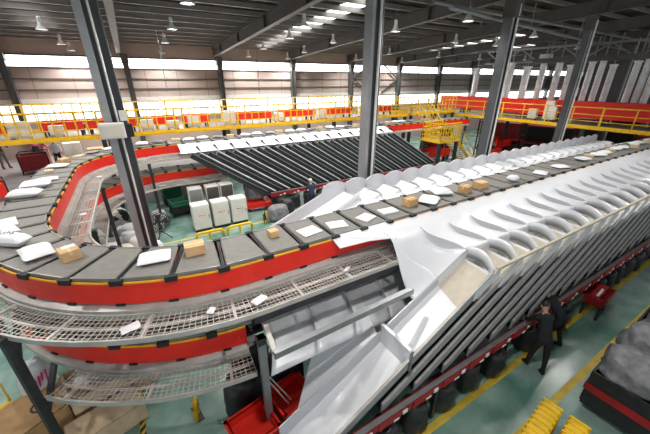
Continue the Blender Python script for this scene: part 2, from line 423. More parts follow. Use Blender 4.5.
# ------------------------------------------------------------------ chutes
PX = .742
def sm(t): t = max(0, min(1, t)); return t*t*(3-2*t)
def chute(label, loc, rz, mirror=False, group=None, zo=0., zs=0., wall=.20, slope=.56, L=3.3, hump=.10, first=False, dark=False, ul=1.54, uo=2.27, ridge=True, sm_=None, lipz=2.97, half=False, scal=0):
    """a runs downhill from the hump, u outward from the loop's centre line"""
    t = thing('sorting_chute', label, 'sorting chute', loc, rz, group)
    sg = -1 if mirror else 1
    V = lambda a, u, z: (a, sg*u, z+zo)
    fin = lambda u: .5-.5*sm((u-.9)/(ul-.9))
    def base(u):
        if u < .9: return 3.375-(u-.47)/.43*.13
        return 3.245-(u-.9)/(ul-.9)*(3.245-lipz)
    dip = lambda u: .135*math.sin(PI*max(0,min(1,(u-.9)/(ul-.9))))**.8 if u > .9 else 0
    ms = M_sheet
    us = [.47,.6,.75,.9]+[.9+(ul-.9)*k/10 for k in range(1,11)]
    drop = (lambda a, u: min(0, 3.0-.51*a-lipz)*sm((u-.75)/(ul-.75))) if first else (lambda a, u: 0)
    def sf(i, j):
        u = us[min(len(us)-1, int(round(i*(len(us)-1))))]; a = fin(u)+PX*j
        return V(a, u, base(u)+drop(a,u)-dip(u)*(1-j)**4)
    mb = MB(); mb.grid(sf, len(us)-1, 10)
    # rolled lip into the slide
    fl = lambda a: 2.82+zs-slope*a
    def lf(i, j):
        a = PX*j; z0, z1 = lipz+drop(a,ul), fl(a)-.03
        ang = i*PI/2; dz = min(.10, z0-z1)
        return V(a, ul+.06*math.sin(ang), z0-dz*(1-math.cos(ang))) if i < .99 else V(a, ul+.06, z1)
    mb.grid(lf, 5, 8)
    if half:
        pass
    mb.build('entry_sheet', ms, t, smooth=True)
    uf = [.9+(ul-.9)*k/12 for k in range(13)]
    fm = MB(); fm.strip([V(fin(u),u,base(u)+.006) for u in uf], [V(fin(u),u,base(u)-dip(u)-(.03 if not first else .30)) for u in uf])
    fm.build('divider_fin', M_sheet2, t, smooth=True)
    # rounded end wall (the hump)
    N = 16; A, B = [], []
    for k in range(N+1):
        q = k/N; a = .16*q-.13*math.sin(PI*q); u = ul+(uo-ul)*q
        zt = lipz+.02-.02*q+hump*math.sin(PI*q**.72)+(zs*sm(q*1.6) if not scal else .02)
        A.append(V(a,u,zt)); B.append(V(a,u,fl(a)-.02))
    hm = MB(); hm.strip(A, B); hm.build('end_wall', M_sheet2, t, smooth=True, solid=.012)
    # slide bed, pad, walls
    ui = ul+.05
    bed = MB(); bed.grid(lambda i, j: V(.05+(L-.05)*i, ui+(uo-ui)*j, fl(.05+(L-.05)*i)), 8, 1); bed.build('slide_bed', ms, t, solid=.015)
    pad = MB(); pad.grid(lambda i, j: V(.08+(.66+.10*j)*i+.06*j,ui+.02+(uo-ui-.03)*j,fl(.08+(.66+.10*j)*i+.06*j)+.006), 6, 6); pad.build('beige_pad', M_pad, t)
    ow = MB(); top = []
    aa = [.15,.4,.8,1.2,1.6,2,2.6,L]
    for a in aa: top.append(fl(a)+wall)
    if scal:
        sc_ = [k*PX/8 for k in range(9)]; top = [3.32+scal*math.sin(PI*a/PX)**.8 for a in sc_]+[z for a, z in zip(aa, top) if a > PX]; aa = sc_+[a for a in aa if a > PX]
    ow.strip([V(a,uo,z) for a, z in zip(aa, top)], [V(a,uo,fl(a)-.02) for a in aa])
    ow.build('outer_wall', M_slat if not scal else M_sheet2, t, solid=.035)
    ln = MB()
    if not scal: ln.bar(V(.2,uo-.01,fl(.2)+wall), V(L,uo-.01,fl(L)+wall), .05, .02); ln.build('wall_cap', M_beam, t)
    if ridge and not scal:
        cp = MB(); cp._add([V(-.02,uo+.012,2.95+zs),V(.62,uo+.012,2.95+zs-.57*.62+.10),V(.62,uo+.012,fl(.62)-.02),V(-.02,uo+.012,fl(-.02)-.05)],[(0,1,2,3)]); cp.build('side_gusset', M_sheet, t, solid=.012)
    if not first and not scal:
        bp = MB(); bp.strip([V(a,ui+.02,fl(a)+.36) for a in (1.0,1.4,2.2,L)],[V(a,ui+.02,fl(a)-.03) for a in (1.0,1.4,2.2,L)]); bp.build('slide_gap_shade', M_black, t)  # black sheet stands in for shade between the stacked slides
        ub = MB(); ub._add([V(.3,ui+.03,fl(.3)-.022),V(.3,uo-.02,fl(.3)-.022),V(L,uo-.02,fl(L)-.022),V(L,ui+.03,fl(L)-.022)],[(0,1,2,3)]); ub.build('underside_shade', M_dark, t)  # dark sheet paints the shade under the slide
        lr = MB(); lr._add([V(1.0,ui+.03,fl(1.0)+.006),V(1.0,uo-.04,fl(1.0)+.006),V(L,uo-.04,fl(L)+.006),V(L,ui+.03,fl(L)+.006)],[(0,1,2,3)]); lr.build('bed_shade', M_dark, t)  # dark sheet paints shade onto the lower slide bed
    if first:
        iw = MB(); aa = [0,.3,.7,1.3,2.1,3.0,L+.05]
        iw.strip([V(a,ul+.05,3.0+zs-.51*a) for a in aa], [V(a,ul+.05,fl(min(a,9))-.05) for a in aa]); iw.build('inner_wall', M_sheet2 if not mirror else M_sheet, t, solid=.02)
    return t
NEAR0 = 5.09; NN = 23
# nearest chute, long white slide
c0 = chute('end chute of the near run with the long white slide, nearest of all', (NEAR0,YN,0), PI, first=True, L=4.05, slope=.55)
def V0(a, u, z): return (a, u, z)
ap = MB()
def apf(i, j):
    u = .47+(1.6-.47)*i; fin = .5-.5*sm((u-.9)/.64)
    a0 = fin+PX; a1 = 1.26+.10*sm((i-.1)*1.6)+.35*(1-i)**5
    if i > .93: a1 = 1.34
    a = a0+(a1-a0)*j
    uu = min(u, 1.54); zb = 3.375-(uu-.47)/.43*.13 if uu < .9 else 3.245-(uu-.9)/.64*.275
    z = zb+min(0, 3.0-.51*a-2.97)*sm((uu-.75)/.79)
    return (a, u, z-.04*sm((u-1.5)/.1))
ap.grid(apf, 18, 8); ap.build('end_apron', M_sheet, c0, smooth=True, solid=.012)
fl_ = MB(); fl_._add([(1.1,.45,3.41),(2.45,.45,3.41),(2.40,.70,3.28),(1.75,.74,3.27),(1.2,.86,3.24)],[(0,1,2,3,4)]); fl_.build('end_flange', M_sheet, c0, solid=.015)
gp = MB(); gp.box((2.06,1.93,1.87),(.035,.68,.36)); gp.bar((2.06,1.58,2.07),(2.06,2.29,2.07),.06,.035); gp.build('stop_gate', M_sheet, c0)
for u_ in (2.29,1.57): MB().bar((2.06,u_,1.66),(2.06,u_,2.1),.04,.04).build('gate_post', M_frame, c0)
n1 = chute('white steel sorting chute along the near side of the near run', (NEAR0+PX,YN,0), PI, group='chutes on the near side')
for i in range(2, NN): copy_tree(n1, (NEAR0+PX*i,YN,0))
rb = MB(); rb.box2((NEAR0-.1,YN-2.30,2.93),(NEAR0+PX*NN,YN-2.25,2.985))
tag(rb.build('ridge_bar', M_pad), 'long beige capping bar along the outer ridge of the near chutes', 'capping bar')
# far side of the near run
FX = 4.85
f0 = chute('last white chute on the far side of the near run, ending by the white envelopes', (FX,YN,0), PI, True, first=True, zs=.28, wall=.36, hump=.04, L=3.3, slope=.40, scal=.11)
f1 = chute('white steel sorting chute along the far side of the near run', (FX+PX,YN,0), PI, True, 'chutes on the far side of the near run', zs=.28, wall=.30, hump=.04, L=3.2, scal=.11)
for i in range(2, NN): copy_tree(f1, (FX+PX*i,YN,0))
# far run of the loop, inner side
def far_chute(label, x, group=None):
    t = thing('sorting_chute', label, 'sorting chute', (x,YF,0), 0, group); p = .76
    S = MB(); S.grid(lambda i, j: (p*j-p, -(.47+.95*i), 3.38-.10*i-.16*i*i), 8, 4); S.build('entry_sheet', M_sheet, t, smooth=True)
    q = [k/10 for k in range(11)]
    fm = MB(); fm.strip([(-.05+.12*v,-(1.0+.42*v),3.27-.16*v+.12*math.sin(PI*v**.7)) for v in q],[(-.05+.12*v,-(1.0+.42*v),3.24-.2*v) for v in q]); fm.build('divider_fin', M_black, t, solid=.03)
    top = [(0,-1.42,3.02),(3.1,-2.18,.98)]; 
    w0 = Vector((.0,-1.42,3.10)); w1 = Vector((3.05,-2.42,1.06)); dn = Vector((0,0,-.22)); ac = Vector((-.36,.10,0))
    bd = MB(); bd._add([tuple(w0+dn),tuple(w1+dn),tuple(w1+dn+ac*1.2),tuple(w0+dn+ac*1.2)],[(0,1,2,3)]); bd.build('slide_bed', M_dark, t, solid=.02)  # dark bed tone paints the shade inside the slide gap
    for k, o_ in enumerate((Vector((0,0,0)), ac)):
        mb = MB(); mb.bar(tuple(w0+o_+dn*.5), tuple(w1+o_+dn*.5), .03, .22); mb.build('side_wall', M_black if k else M_dark, t)  # dark walls paint the shade between the silver bars
        mb = MB(); mb.bar(tuple(w0+o_), tuple(w1+o_), .12 if k == 0 else .05, .035); mb.build('wall_cap', M_silver if k == 0 else M_frame, t)
    return t
g0 = far_chute('first chute of the far run, shade painted on its sides, above the white cabinets', 2.25)
g1 = far_chute('steel sorting chute with gap shade painted dark on the far run of the loop', 2.25+.76, 'chutes of the far run')
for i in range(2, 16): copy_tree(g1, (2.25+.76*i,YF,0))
tag(MB()._add([(2.6,YF-1.44,2.85),(13.9,YF-1.44,2.85),(16.4,YF-1.95,1.0),(5.1,YF-1.95,1.0)],[(0,1,2,3)]).build('gap_shade_panel', M_black), 'black panel painting the gap shade behind the far run chutes', 'backing panel')  # black sheet added as the shade seen between the far slides
# lower tier entry sheets by the near walkway end
for i in range(4):
    lab = ['lower silver chute closest to the long white slide','second lower silver chute from the long white slide','third lower silver chute from the long white slide','lower silver chute beside the dark post and red bins'][i]
    t = thing('lower_chute', lab, 'sorting chute', (4.55-.82*i,YN,0), PI)
    mb = MB()
    def lsf(i_, j_):
        u = .48+i_*.85; a = .82*j_+.25*i_*i_
        return (a, u, 2.12-.20*i_-.14*i_*i_-.05*math.sin(PI*i_)*(1-j_)**2)
    mb.grid(lsf, 10, 8); mb.build('entry_sheet', M_silver, t, smooth=True, solid=.01)
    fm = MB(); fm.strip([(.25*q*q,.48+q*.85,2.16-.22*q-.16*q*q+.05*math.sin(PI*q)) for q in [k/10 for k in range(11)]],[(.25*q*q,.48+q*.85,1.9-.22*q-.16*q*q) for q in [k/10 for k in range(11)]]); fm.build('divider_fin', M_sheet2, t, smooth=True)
    if i > 0: continue
    sl = MB(); sl.grid(lambda i_, j_: (.25+1.0*j_+.5*i_, 1.0+.5*i_-.1*j_, 1.74-.62*j_-.1*i_), 4, 4); sl.build('slide_bed', M_silver, t, solid=.01)
t = thing('lower_slide', 'broad white lower slide tucked left of the long white slide', 'chute slide', (0,0,0))
mb = MB(); mb._add([(2.02,3.72,1.58),(2.72,3.16,1.66),(3.0,3.16,1.8),(3.1,3.70,2.0),(1.25,3.12,.70),(1.52,3.36,.86)],[(0,3,2,1),(0,1,4,5)])
mb.build('slide_bed', M_sheet, t, solid=.015)
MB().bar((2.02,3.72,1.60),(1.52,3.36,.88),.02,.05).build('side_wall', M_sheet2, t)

# ------------------------------------------------------------------ red rails with label plates under the chutes
def rail(label, x0, x1, y, face, n, z=.93, p0=None):
    t = thing('bagging_rail', label, 'red rail', (0,0,0))
    MB().box2((x0,y-.05,z-.10),(x1,y+.05,z+.10)).build('rail_beam', M_redd if face < 0 and y < 5 else M_redd, t, bevel=.01)
    MB().box2((x0,y-.06,z+.10),(x1,y+.02,z+.115)).build('rail_cap', M_frame, t)
    pitch = (x1-x0)/n
    for k in range(n):
        xa = x0+pitch*(k+.18); xb = x0+pitch*(k+.80)
        MB().box2((xa,y+face*.05,z-.085),(xb,y+face*.075,z+.085)).build('label_holder', M_redd, t)
        MB().box((xb+pitch*.14,y+face*.062,z-.03),(.10,.02,.07)).build('label_plate', M_label, t)
        MB().box((xb-.1,y+face*.08,z-.06),(.12,.008,.04)).build('label_strip', M_label, t)
    for k in range(0, n, 3):
        MB().box2((x0+pitch*k+.02,y-.035,.0),(x0+pitch*k+.09,y+.035,z-.1)).build('leg', M_dark, t)
    return t
rail('red bagging rail with white label plates below the near chutes', 1.45, 21.2, YN-2.36, -1, 26)
rail('red bagging rail with white label plates below the far run of dark chutes', 5.0, 17.0, YF-2.52, -1, 16)
rail('red bagging rail below the far side of the near run, hidden by the chutes', 3.0, 20.4, YN+2.36, 1, 20)

def sack_mb(w, d, h, seed, n=14, m=10, lump=.18, taper=.8):
    mb = MB(); off = Vector((seed*3.1, seed*1.7, seed*.9))
    def f(i, j):
        th = 2*PI*i; ph = PI*j
        c, s = math.cos(th), math.sin(th); q = 2.6
        r = 1/(abs(c)**q+abs(s)**q)**(1/q)
        zz = math.cos(ph); zz = math.copysign(abs(zz)**.6, zz); rr = math.sin(ph)**.45
        p = Vector((c*r*rr, s*r*rr, zz)); nz = noise.noise(p*1.8+off)*lump + noise.noise(p*4.5+off)*lump*.45
        k = 1+nz; tp = 1-(1-taper)*(zz*.5+.5)
        return (p.x*k*w/2*tp, p.y*k*d/2*tp, max(0, (zz*(1+nz*.6)*.5+.5)*h))
    mb.grid(f, n*2, m*2); return mb
# black bags hanging from the near rail
bagp = [sack_mb(.46,.42,.74,s_,10,7,.25,1.05) for s_ in (1,2,3)]
firsts = {}
for k in range(24):
    x = 1.9+.742*k+rnd.uniform(-.08,.08)
    if k in (6, 10, 11): continue
    i = k % 3
    if i not in firsts: firsts[i] = o = bagp[i].build('mail_bag', M_bsack, None, smooth=True)
    else: o = firsts[i].copy(); C.objects.link(o)
    o.location = (x,YN-2.30+rnd.uniform(-.03,.05),.0+rnd.uniform(0,.005)); o.rotation_euler = (0,0,rnd.uniform(-.5,.5)+PI*(k%2))
    tag(o, 'black mail bag standing below the near red rail', 'mail bag', 'bags under the near rail')
for k in range(14):
    i = k % 3; o = firsts[i].copy(); C.objects.link(o)
    o.location = (5.5+.8*k,YF-2.45,0); o.rotation_euler = (0,0,rnd.uniform(0,6)); o.scale = (1.15,1.15,1.0)
    tag(o, 'black mail bag standing below the far red rail', 'mail bag', 'bags under the far rail')

# angled support beam at the walkway end
t = thing('support_beam', 'grey angle beam running from the dark post to the long white slide', 'support beam', (0,0,0))
MB().bar((1.12,3.86,2.56),(1.02,3.06,2.55),.07,.08).build('cross_member', M_beam, t)
MB().bar((1.0,3.02,2.53),(3.66,3.06,2.56),.05,.09).build('main_member', M_frame, t)
MB().bar((1.0,3.04,2.585),(3.66,3.08,2.615),.09,.015).build('top_flange', M_frame, t)

# ------------------------------------------------------------------ parcels on the belts
def pillow_mb(w, d, h, seed, n=12):
    mb = MB(); off = Vector((seed*2.3, seed*5.1, seed))
    def f(sgn):
        def g(i, j):
            x, y = i*2-1, j*2-1
            e = (1-abs(x)**3)*(1-abs(y)**3); e = max(e, 0)**.55
            nz = 1+.35*noise.noise(Vector((x*1.6,y*1.6,sgn))+off)
            edge = .05*noise.noise(Vector((x*2,y*2,0))+off*2)
            z = h*.45+sgn*h*.45*e*nz if sgn > 0 else h*.45-h*.44*e
            return (x*w/2*(1+edge), y*d/2*(1+edge), max(.002, z))
        return g
    mb.grid(f(1), n, n); mb.grid(f(-1), n, n); return mb
NP = [0]
def onbelt(x, y, tier=1):
    best = min((math.hypot(path(q*.05)[0]-x, path(q*.05)[1]-y), q*.05) for q in range(int(DTOT/.05)))
    d = best[1]; k = round((d-D0)/PC); dc = D0+k*PC
    px_, py_, th = path(d)
    s = -(x-px_)*math.sin(th)+(y-py_)*math.cos(th)
    dd = max(-.1, min(.1, d-dc)); s = max(-.22, min(.22, s))
    p = pt(dc+dd, s, ZU+.002); return p, path(dc+dd)[2]
def mailer(label, x, y, w=.42, d=.34, h=.07, rot=0, m=None, mark=False, group=None):
    p, th = onbelt(x, y); NP[0] += 1
    o = pillow_mb(w, d, h*1.6, NP[0]).build('poly_mailer', m or M_poly, None, smooth=True)
    o.location = p; o.rotation_euler = (0,0,th+rot); tag(o, label, 'parcel bag', group)
    if mark:
        mb = MB()
        for k in range(5): mb.bar((-.10+.04*k,.03+.02*math.sin(k*2),h*1.5+.004),(-.07+.04*k,-.03+.03*math.sin(k*3+1),h*1.5+.004),.014,.004)
        mb.build('black_print', M_ink, o)
    return o
def flatmail(label, x, y, w=.36, d=.27, rot=0, h=.022, group=None):
    p, th = onbelt(x, y)
    o = MB().box2((-w/2,-d/2,0),(w/2,d/2,h)).build('envelope', M_paper, None, bevel=.006)
    fl = MB(); fl._add([(-w/2+.01,d/2-.005,h+.001),(w/2-.01,d/2-.005,h+.001),(0,d*.12,h+.001)],[(0,1,2)]); fl.build('flap', M_poly, o)
    o.location = p; o.rotation_euler = (0,0,th+rot); return tag(o, label, 'envelope', group)
def carton(label, x, y, w, d, h, rot=0, m=None, lab=True, loc=None, group=None, tape=True):
    m = m or M_cardA
    if not loc: w, d, h = w*.84, d*.84, h*.84
    o = MB().box2((-w/2,-d/2,0),(w/2,d/2,h)).build('cardboard_box', m, None, bevel=.006)
    if tape:
        MB().box2((-w/2-.002,-d*.09,h*.55),(w/2+.002,d*.09,h+.0015)).build('tape', M_tape, o)
    if lab:
        MB().box2((w*.05,-d*.42,h),(w*.42,d*.25,h+.003)).build('shipping_label', M_label, o)
    if loc: o.location = loc; o.rotation_euler = (0,0,rot)
    else:
        p, th = onbelt(x, y); o.location = p; o.rotation_euler = (0,0,th+rot)
    return tag(o, label, 'cardboard box', group)
mailer('big white poly mailer left of the small labelled carton on the left bend', -1.77,6.10,.56,.40,.09,-.3)
carton('small brown carton with white label on the near left bend', -1.31,5.72,.34,.30,.20,-.45,M_cardB)
mailer('white poly mailer on the carrier left of the taped brown carton', -.15,4.96,.46,.38,.07,.25)
carton('brown carton with tan tape on the near run, nearest carton', .43,4.87,.36,.30,.20,.15,M_cardB,False)
carton('tiny pale carton alone on its near run carrier', 1.74,4.76,.20,.20,.15,.1,M_cardB,False)
flatmail('white envelope beside the tiny pale carton', 2.38,4.58,.40,.32,.15)
flatmail('second white envelope right of the tiny pale carton', 3.01,4.56,.38,.30,-.2)
flatmail('third white envelope right of the tiny pale carton', 3.69,4.54,.36,.30,.3)
flatmail('creased white envelope left of the ochre carton', 4.29,4.55,.40,.26,-.1,.04)
carton('ochre carton just left of the long white mailer', 4.99,4.6,.33,.28,.20,.1,M_cardA,False)
mailer('long white mailer right of the ochre carton', 5.5,4.55,.56,.44,.07,.5)
mailer('crumpled white mailer behind the long white mailer', 6.1,4.75,.5,.4,.10,-.4)
carton('yellowish carton next to the orange brown one', 6.69,4.55,.34,.30,.20,.2,M_cardA,False)
carton('orange brown carton right of the yellowish one', 7.42,4.56,.36,.32,.20,-.1,M_cardB,False)
mailer('small white bag alone beyond the orange brown carton', 8.71,4.42,.30,.26,.12,.1)
mailer('flat white mailer further along the near run', 10.31,4.35,.5,.36,.05,.3)
mailer('pale mailer after the flat one on the near run', 11.6,4.5,.5,.36,.06,-.3)
for k in range(14):
    x = 13.4+.65*k; y = YN+rnd.uniform(-.15,.15)
    if k % 3 == 1: carton('brown parcel on the distant end of the near run', x, y, .36,.3,.14, rnd.uniform(-.5,.5), M_cardC, False, group='distant near run parcels')
    else: mailer('white parcel on the distant end of the near run', x, y, .46,.36,.09, rnd.uniform(-.6,.6), group='distant near run white parcels')
mailer('rolled white bag with black print on the left bend', -2.2,6.75,.50,.26,.16,.5,mark=True)
mailer('rolled plain white bag above the printed one', -2.42,7.40,.55,.24,.15,.25)
flatmail('flat white sheet parcel above the rolled bags', -2.55,7.95,.52,.30,.2,.04)
mailer('large white bag halfway up the left straight', -2.60,9.62,.62,.36,.15,PI/2-.2,mark=True)
mailer('wide white bag beyond the large one on the left straight', -2.55,10.75,.62,.42,.14,PI/2)
mailer('thin white mailer third along the left straight', -2.45,11.4,.55,.32,.06,PI/2+.2)
carton('flat tan carton among white mailers on the left straight', -2.55,12.15,.30,.26,.08,.2,M_cardC,False)
mailer('white mailer just before the far tan box', -2.45,12.8,.56,.4,.07,PI/2)
carton('tan box at the start of the far left bend', -2.35,13.6,.44,.34,.16,.2,M_cardA,False)
carton('pale flat box on the far left bend', -2.05,14.5,.46,.36,.06,.1,M_cardC,False)
mailer('dark flat parcel on the far left bend', -1.65,15.0,.5,.36,.06,.2,M_gsack)
mailer('white flat parcel on the far left bend', -1.1,15.55,.5,.34,.06,-.1)
for k in range(26):
    x = .2+.65*k+rnd.uniform(-.1,.1); y = YF+rnd.uniform(-.12,.2)
    q = k % 4
    if q == 2: carton('tan parcel on the far run behind the white sheet', x, y, .4,.32,.15, rnd.uniform(-.4,.4), M_cardC, False, group='tan parcels on the far run')
    elif q == 1: mailer('grey parcel on the far run behind the white sheet', x, y, .5,.36,.10, rnd.uniform(-.5,.5), M_gsack, group='grey parcels on the far run')
    else: mailer('white parcel on the far run behind the white sheet', x, y, .5,.38,.10, rnd.uniform(-.5,.5), group='white parcels on the far run')
# litter fallen onto the mesh walkways
def litter(label, d, s, z, w, h, rot, m=None):
    NP[0] += 1
    o = pillow_mb(w*.7, h*.7, .04, NP[0], 8).build('loose_wrapper', m or M_poly, None, smooth=True)
    p = pt(d, s, z+.035); o.location = p; o.rotation_euler = (0,0,rot); return tag(o, label, 'loose wrapper')
zu = ZU-.56; zl = ZL-.56
litter('torn white wrapper on the mesh beside the dark post', dX(1.12), .86, zu, .34,.22,.4)
litter('small clear wrapper on the mesh near the dark post', dX(.55), .80, zu, .20,.16,.9)
litter('white slip on the upper mesh by the white flange', dX(2.75), .85, zu, .26,.10,.6, M_paper)
litter('brown scrap on the upper mesh beneath the white flange', dX(4.0), .82, zu, .28,.2,.2, M_cardA)
litter('white scrap next to the brown scrap on the mesh', dX(3.9), 1.0, zu, .3,.08,.3, M_paper)
litter('clear bag on the mesh under the near red panel', L1+1.5, .9, zu, .34,.24,.2)
litter('white scrap on the inner mesh of the left straight', DL+1.0, -.85, zu, .2,.16,.3)
litter('pale scrap on the inner mesh at the far bend', DL+L2+1.0, -.9, zu, .26,.2,.8)
litter('white slip on the far inner lower mesh', DTOT-L1-.9, -.85, zl, .4,.2,.1)
litter('grey lump on the far inner lower mesh', DTOT-L1-3.2, -.9, zl, .7,.4,.4, M_gsack)

# ------------------------------------------------------------------ bins, boxes and gear below the near end
def open_bin(label, loc, rz, w, d, h, m=None):
    m = m or M_redp
    t = thing('red_bin', label, 'plastic bin', loc, rz)
    mb = MB(); th = .03
    mb.box2((-w/2,-d/2,0),(w/2,d/2,th))
    for s in (-1,1):
        mb.box2((s*w/2-s*th,-d/2,0),(s*w/2,d/2,h)); mb.box2((-w/2,s*d/2-s*th,0),(w/2,s*d/2,h))
    mb.build('tub', m, t)
    MB().box2((-w/2+th,-d/2+th,h-.2),(w/2-th,d/2-th,h-.17)).build('inner_tray', m, t)
    r = MB(); e = .045
    for s in (-1,1):
        r.box2((s*(w/2+e),-d/2-e,h-.03),(s*(w/2-th),d/2+e,h)); r.box2((-w/2-e,s*(d/2+e),h-.03),(w/2+e,s*(d/2-th),h))
    r.build('rim', m, t, bevel=.008)
    return t
open_bin('red plastic bin nearest the yellow wheel stop, below the near slide', (.66,3.44,.0), .16, .66,.60,.80)
open_bin('red plastic bin tucked beside the long white slide foot', (1.44,3.60,.0), .16, .62,.58,.84)
for k, (lab, x, y, w) in enumerate([('black sack behind the left red bin', .75,4.3,.8), ('black sack behind the right red bin', 1.6,4.3,.85), ('black sack under the lower silver chutes', 2.6,4.2,.9), ('black sack under the walkway end post', 1.1,5.0,.9)]):
    o = sack_mb(w,.7,1.0,20+k).build('waste_sack', M_bsack, None, smooth=True); o.location = (x,y,0); tag(o, lab, 'sack')
# yellow wheel stop on the floor
t = thing('wheel_stop', 'yellow steel wheel stop on the green floor under the lower walkway', 'wheel stop', (-.10,4.72,0), .2)
MB().box2((-.07,-.19,0),(.06,.19,.012)).build('base_plate', M_dark, t)
mb = MB(); mb.tube([(-.07,-.14,.02),(-.07,-.14,.26),(-.05,-.08,.33),(.0,.02,.34),(.04,.12,.26),(.05,.16,.02)], .045, 10); mb.build('hoop', M_yel, t, smooth=True)
MB().tube([(-.02,.0,.34),(.01,.0,.02)], .03, 8).build('upright', M_yel, t)

def gaylord(label, loc, rz, w, d, h, m, flaps=True, open_=True):
    t = thing('cardboard_box', label, 'cardboard box', loc, rz)
    mb = MB(); th = .012
    mb.box2((-w/2,-d/2,0),(w/2,d/2,th))
    for s in (-1,1):
        mb.box2((s*w/2-s*th,-d/2,0),(s*w/2,d/2,h)); mb.box2((-w/2,s*d/2-s*th,0),(w/2,s*d/2,h))
    if not open_: mb.box2((-w/2,-d/2,h-th),(w/2,d/2,h))
    mb.build('carton_body', m, t)
    if flaps:
        for s in (-1,1):
            f = MB(); f.bar((s*w/2,0,h),(s*(w/2+.18),0,h-.14),d*.96,th); f.build('flap', m, t)
        f = MB(); f.bar((0,-d/2,h),(0,-d/2-.16,h-.16),w*.96,th,up=(0,0,1)); f.build('flap', m, t)
    return t
b1 = gaylord('large brown carton in the lower left corner with a dark ring print on top', (-2.75,5.80,0), .5, 1.0,.9,.62, M_cardA, False, False)
mb = MB()
for k in range(14):
    a0, a1 = PI*.15+k*.35, PI*.15+(k+1)*.35
    mb.bar((.22+.12*math.cos(a0),-.08+.12*math.sin(a0),.623),(.22+.12*math.cos(a1),-.08+.12*math.sin(a1),.623),.035,.006)
mb.build('ring_print', M_ink, b1)
gaylord('long tan carton lying under the lower walkway, lid side up', (-1.55,5.25,0), .28, 1.15,.55,.42, M_cardC, False, False)
gaylord('open tan carton full of small parcels behind the long tan carton', (-1.55,6.2,0), .25, 1.3,.9,.62, M_cardC)
gaylord('small closed carton against the dark corner post', (-2.35,5.0,0), .6, .5,.4,.3, M_cardB, False, False)
spots = [(-1.95,6.1,.52),(-1.7,6.35,.55),(-1.45,6.05,.53),(-1.25,6.35,.53),(-1.1,6.0,.52),(-1.6,5.95,.57),(-1.9,6.42,.5)]
names_ = ['white parcel','clear wrapped parcel','yellow topped parcel','tan parcel','white tube parcel','grey parcel','small white parcel']
mm = [M_poly, M_silver, M_yel, M_cardB, M_paper, M_gsack, M_poly]
for (x, y, z), nme, m in zip(spots, names_, mm):
    NP[0] += 1; o = pillow_mb(.34,.28,.14,NP[0],10).build('small_parcel', m, None, smooth=True)
    o.location = (x,y,z); o.rotation_euler = (0,0,NP[0]); tag(o, nme+' lying in the open tan carton', 'parcel')
o = sack_mb(.62,.5,.55,41,lump=.12).build('bulk_bag', M_poly, None, smooth=True); o.location = (-2.62,6.45,.0); o.rotation_euler = (0,0,.42)
o.scale = (1,1,2.1); tag(o, 'white bulk bag with magenta print under the left walkway', 'bulk bag')
mb = MB()
for k in range(7): mb.bar((-.2+.06*k,-.25,.36+.04*math.sin(k*2)),(-.17+.06*k,-.255,.46-.03*math.sin(k)),.025,.02,up=(0,1,0))
mb.build('magenta_print', M_pink, o)
mb = MB(); mb.tube([(-2.95,6.25,1.25),(-2.6,6.5,1.3)],.03); 
t = thing('yellow_trolley', 'yellow hand trolley at the left edge beyond the cartons', 'trolley', (-3.45,6.5,0), .4)
MB().box2((-.3,-.25,.1),(.3,.25,.14)).build('platform', M_yel, t)
hb = MB(); hb.tube([(-.28,.22,.14),(-.28,.24,.95),(.28,.24,.95),(.28,.22,.14)],.02,8); hb.build('handle', M_yel, t)
for sx in (-.24,.24):
    for sy in (-.18,.18): MB().tube([(sx-.02,sy,.05),(sx+.02,sy,.05)],.05,12).build('wheel', M_black, t)

# ------------------------------------------------------------------ inside the loop: cabinets, guards, fan, sacks
def cabinet(label, x, y, w, d, h, m, front=M_white, plinth=.12, group=None, mark=True):
    t = thing('control_cabinet', label, 'cabinet', (x,y,0), 0, group)
    MB().box2((-w/2+.02,-d/2+.03,0),(w/2-.02,d/2-.02,plinth)).build('plinth', M_black, t)
    MB().box2((-w/2,-d/2,plinth),(w/2,d/2,h)).build('cabinet_body', m, t, bevel=.012)
    dr = MB().box2((-w/2+.03,-d/2-.02,plinth+.04),(w/2-.03,-d/2,h-.04)).build('door', front, t, bevel=.006)
    MB().box2((w/2-.08,-d/2-.035,h*.5),(w/2-.06,-d/2-.02,h*.5+.16)).build('handle', M_dark, dr)
    if mark:
        a = MB(); a.box((-.06,-d/2-.024,h*.62),(.14,.006,.03)); a.build('red_mark', M_red, dr)
        a = MB(); a.box((.10,-d/2-.024,h*.62),(.07,.006,.06)); a.build('yellow_mark', M_yel, dr)
    return t
for x, lab in ((1.68,'white cabinet in the front row, closest to the left guard hoop'),(2.50,'white cabinet in the middle of the front row'),(3.30,'white cabinet at the right end of the front row')):
    cabinet(lab, x, 13.3, .70,.55,1.22, M_white)
for x, lab in ((1.72,'grey fronted cabinet behind the left white cabinet'),(2.46,'charcoal cabinet behind the middle white cabinet'),(3.10,'charcoal cabinet behind the right white cabinet')):
    cabinet(lab, x, 14.35, .58,.5,1.62, M_white, M_gdark if x > 2 else M_frame, mark=False)
for x, lab in ((1.75,'yellow guard hoop before the left white cabinet'),(3.0,'yellow guard hoop before the right white cabinet')):
    t = thing('guard_hoop', lab, 'guard hoop', (x,12.15,0))
    mb = MB(); w = .53
    mb.tube([(-w,0,0),(-w,0,.24),(-w+.05,0,.33),(-w+.14,0,.36),(w-.14,0,.36),(w-.05,0,.33),(w,0,.24),(w,0,0)],.055,8); mb.build('hoop', M_yel, t, smooth=True)
    MB().tube([(0,0,0),(0,0,.34)],.05,8).build('centre_post', M_yel, t)
t = thing('warning_stand', 'black and yellow warning stand right of the guard hoops', 'warning stand', (4.25,12.4,0), .1)
mb = MB(); mb.bar((-.1,0,0),(-.02,0,.62),.05,.12); mb.bar((.1,0,0),(.02,0,.62),.05,.12); mb.build('frame', M_haz, t)
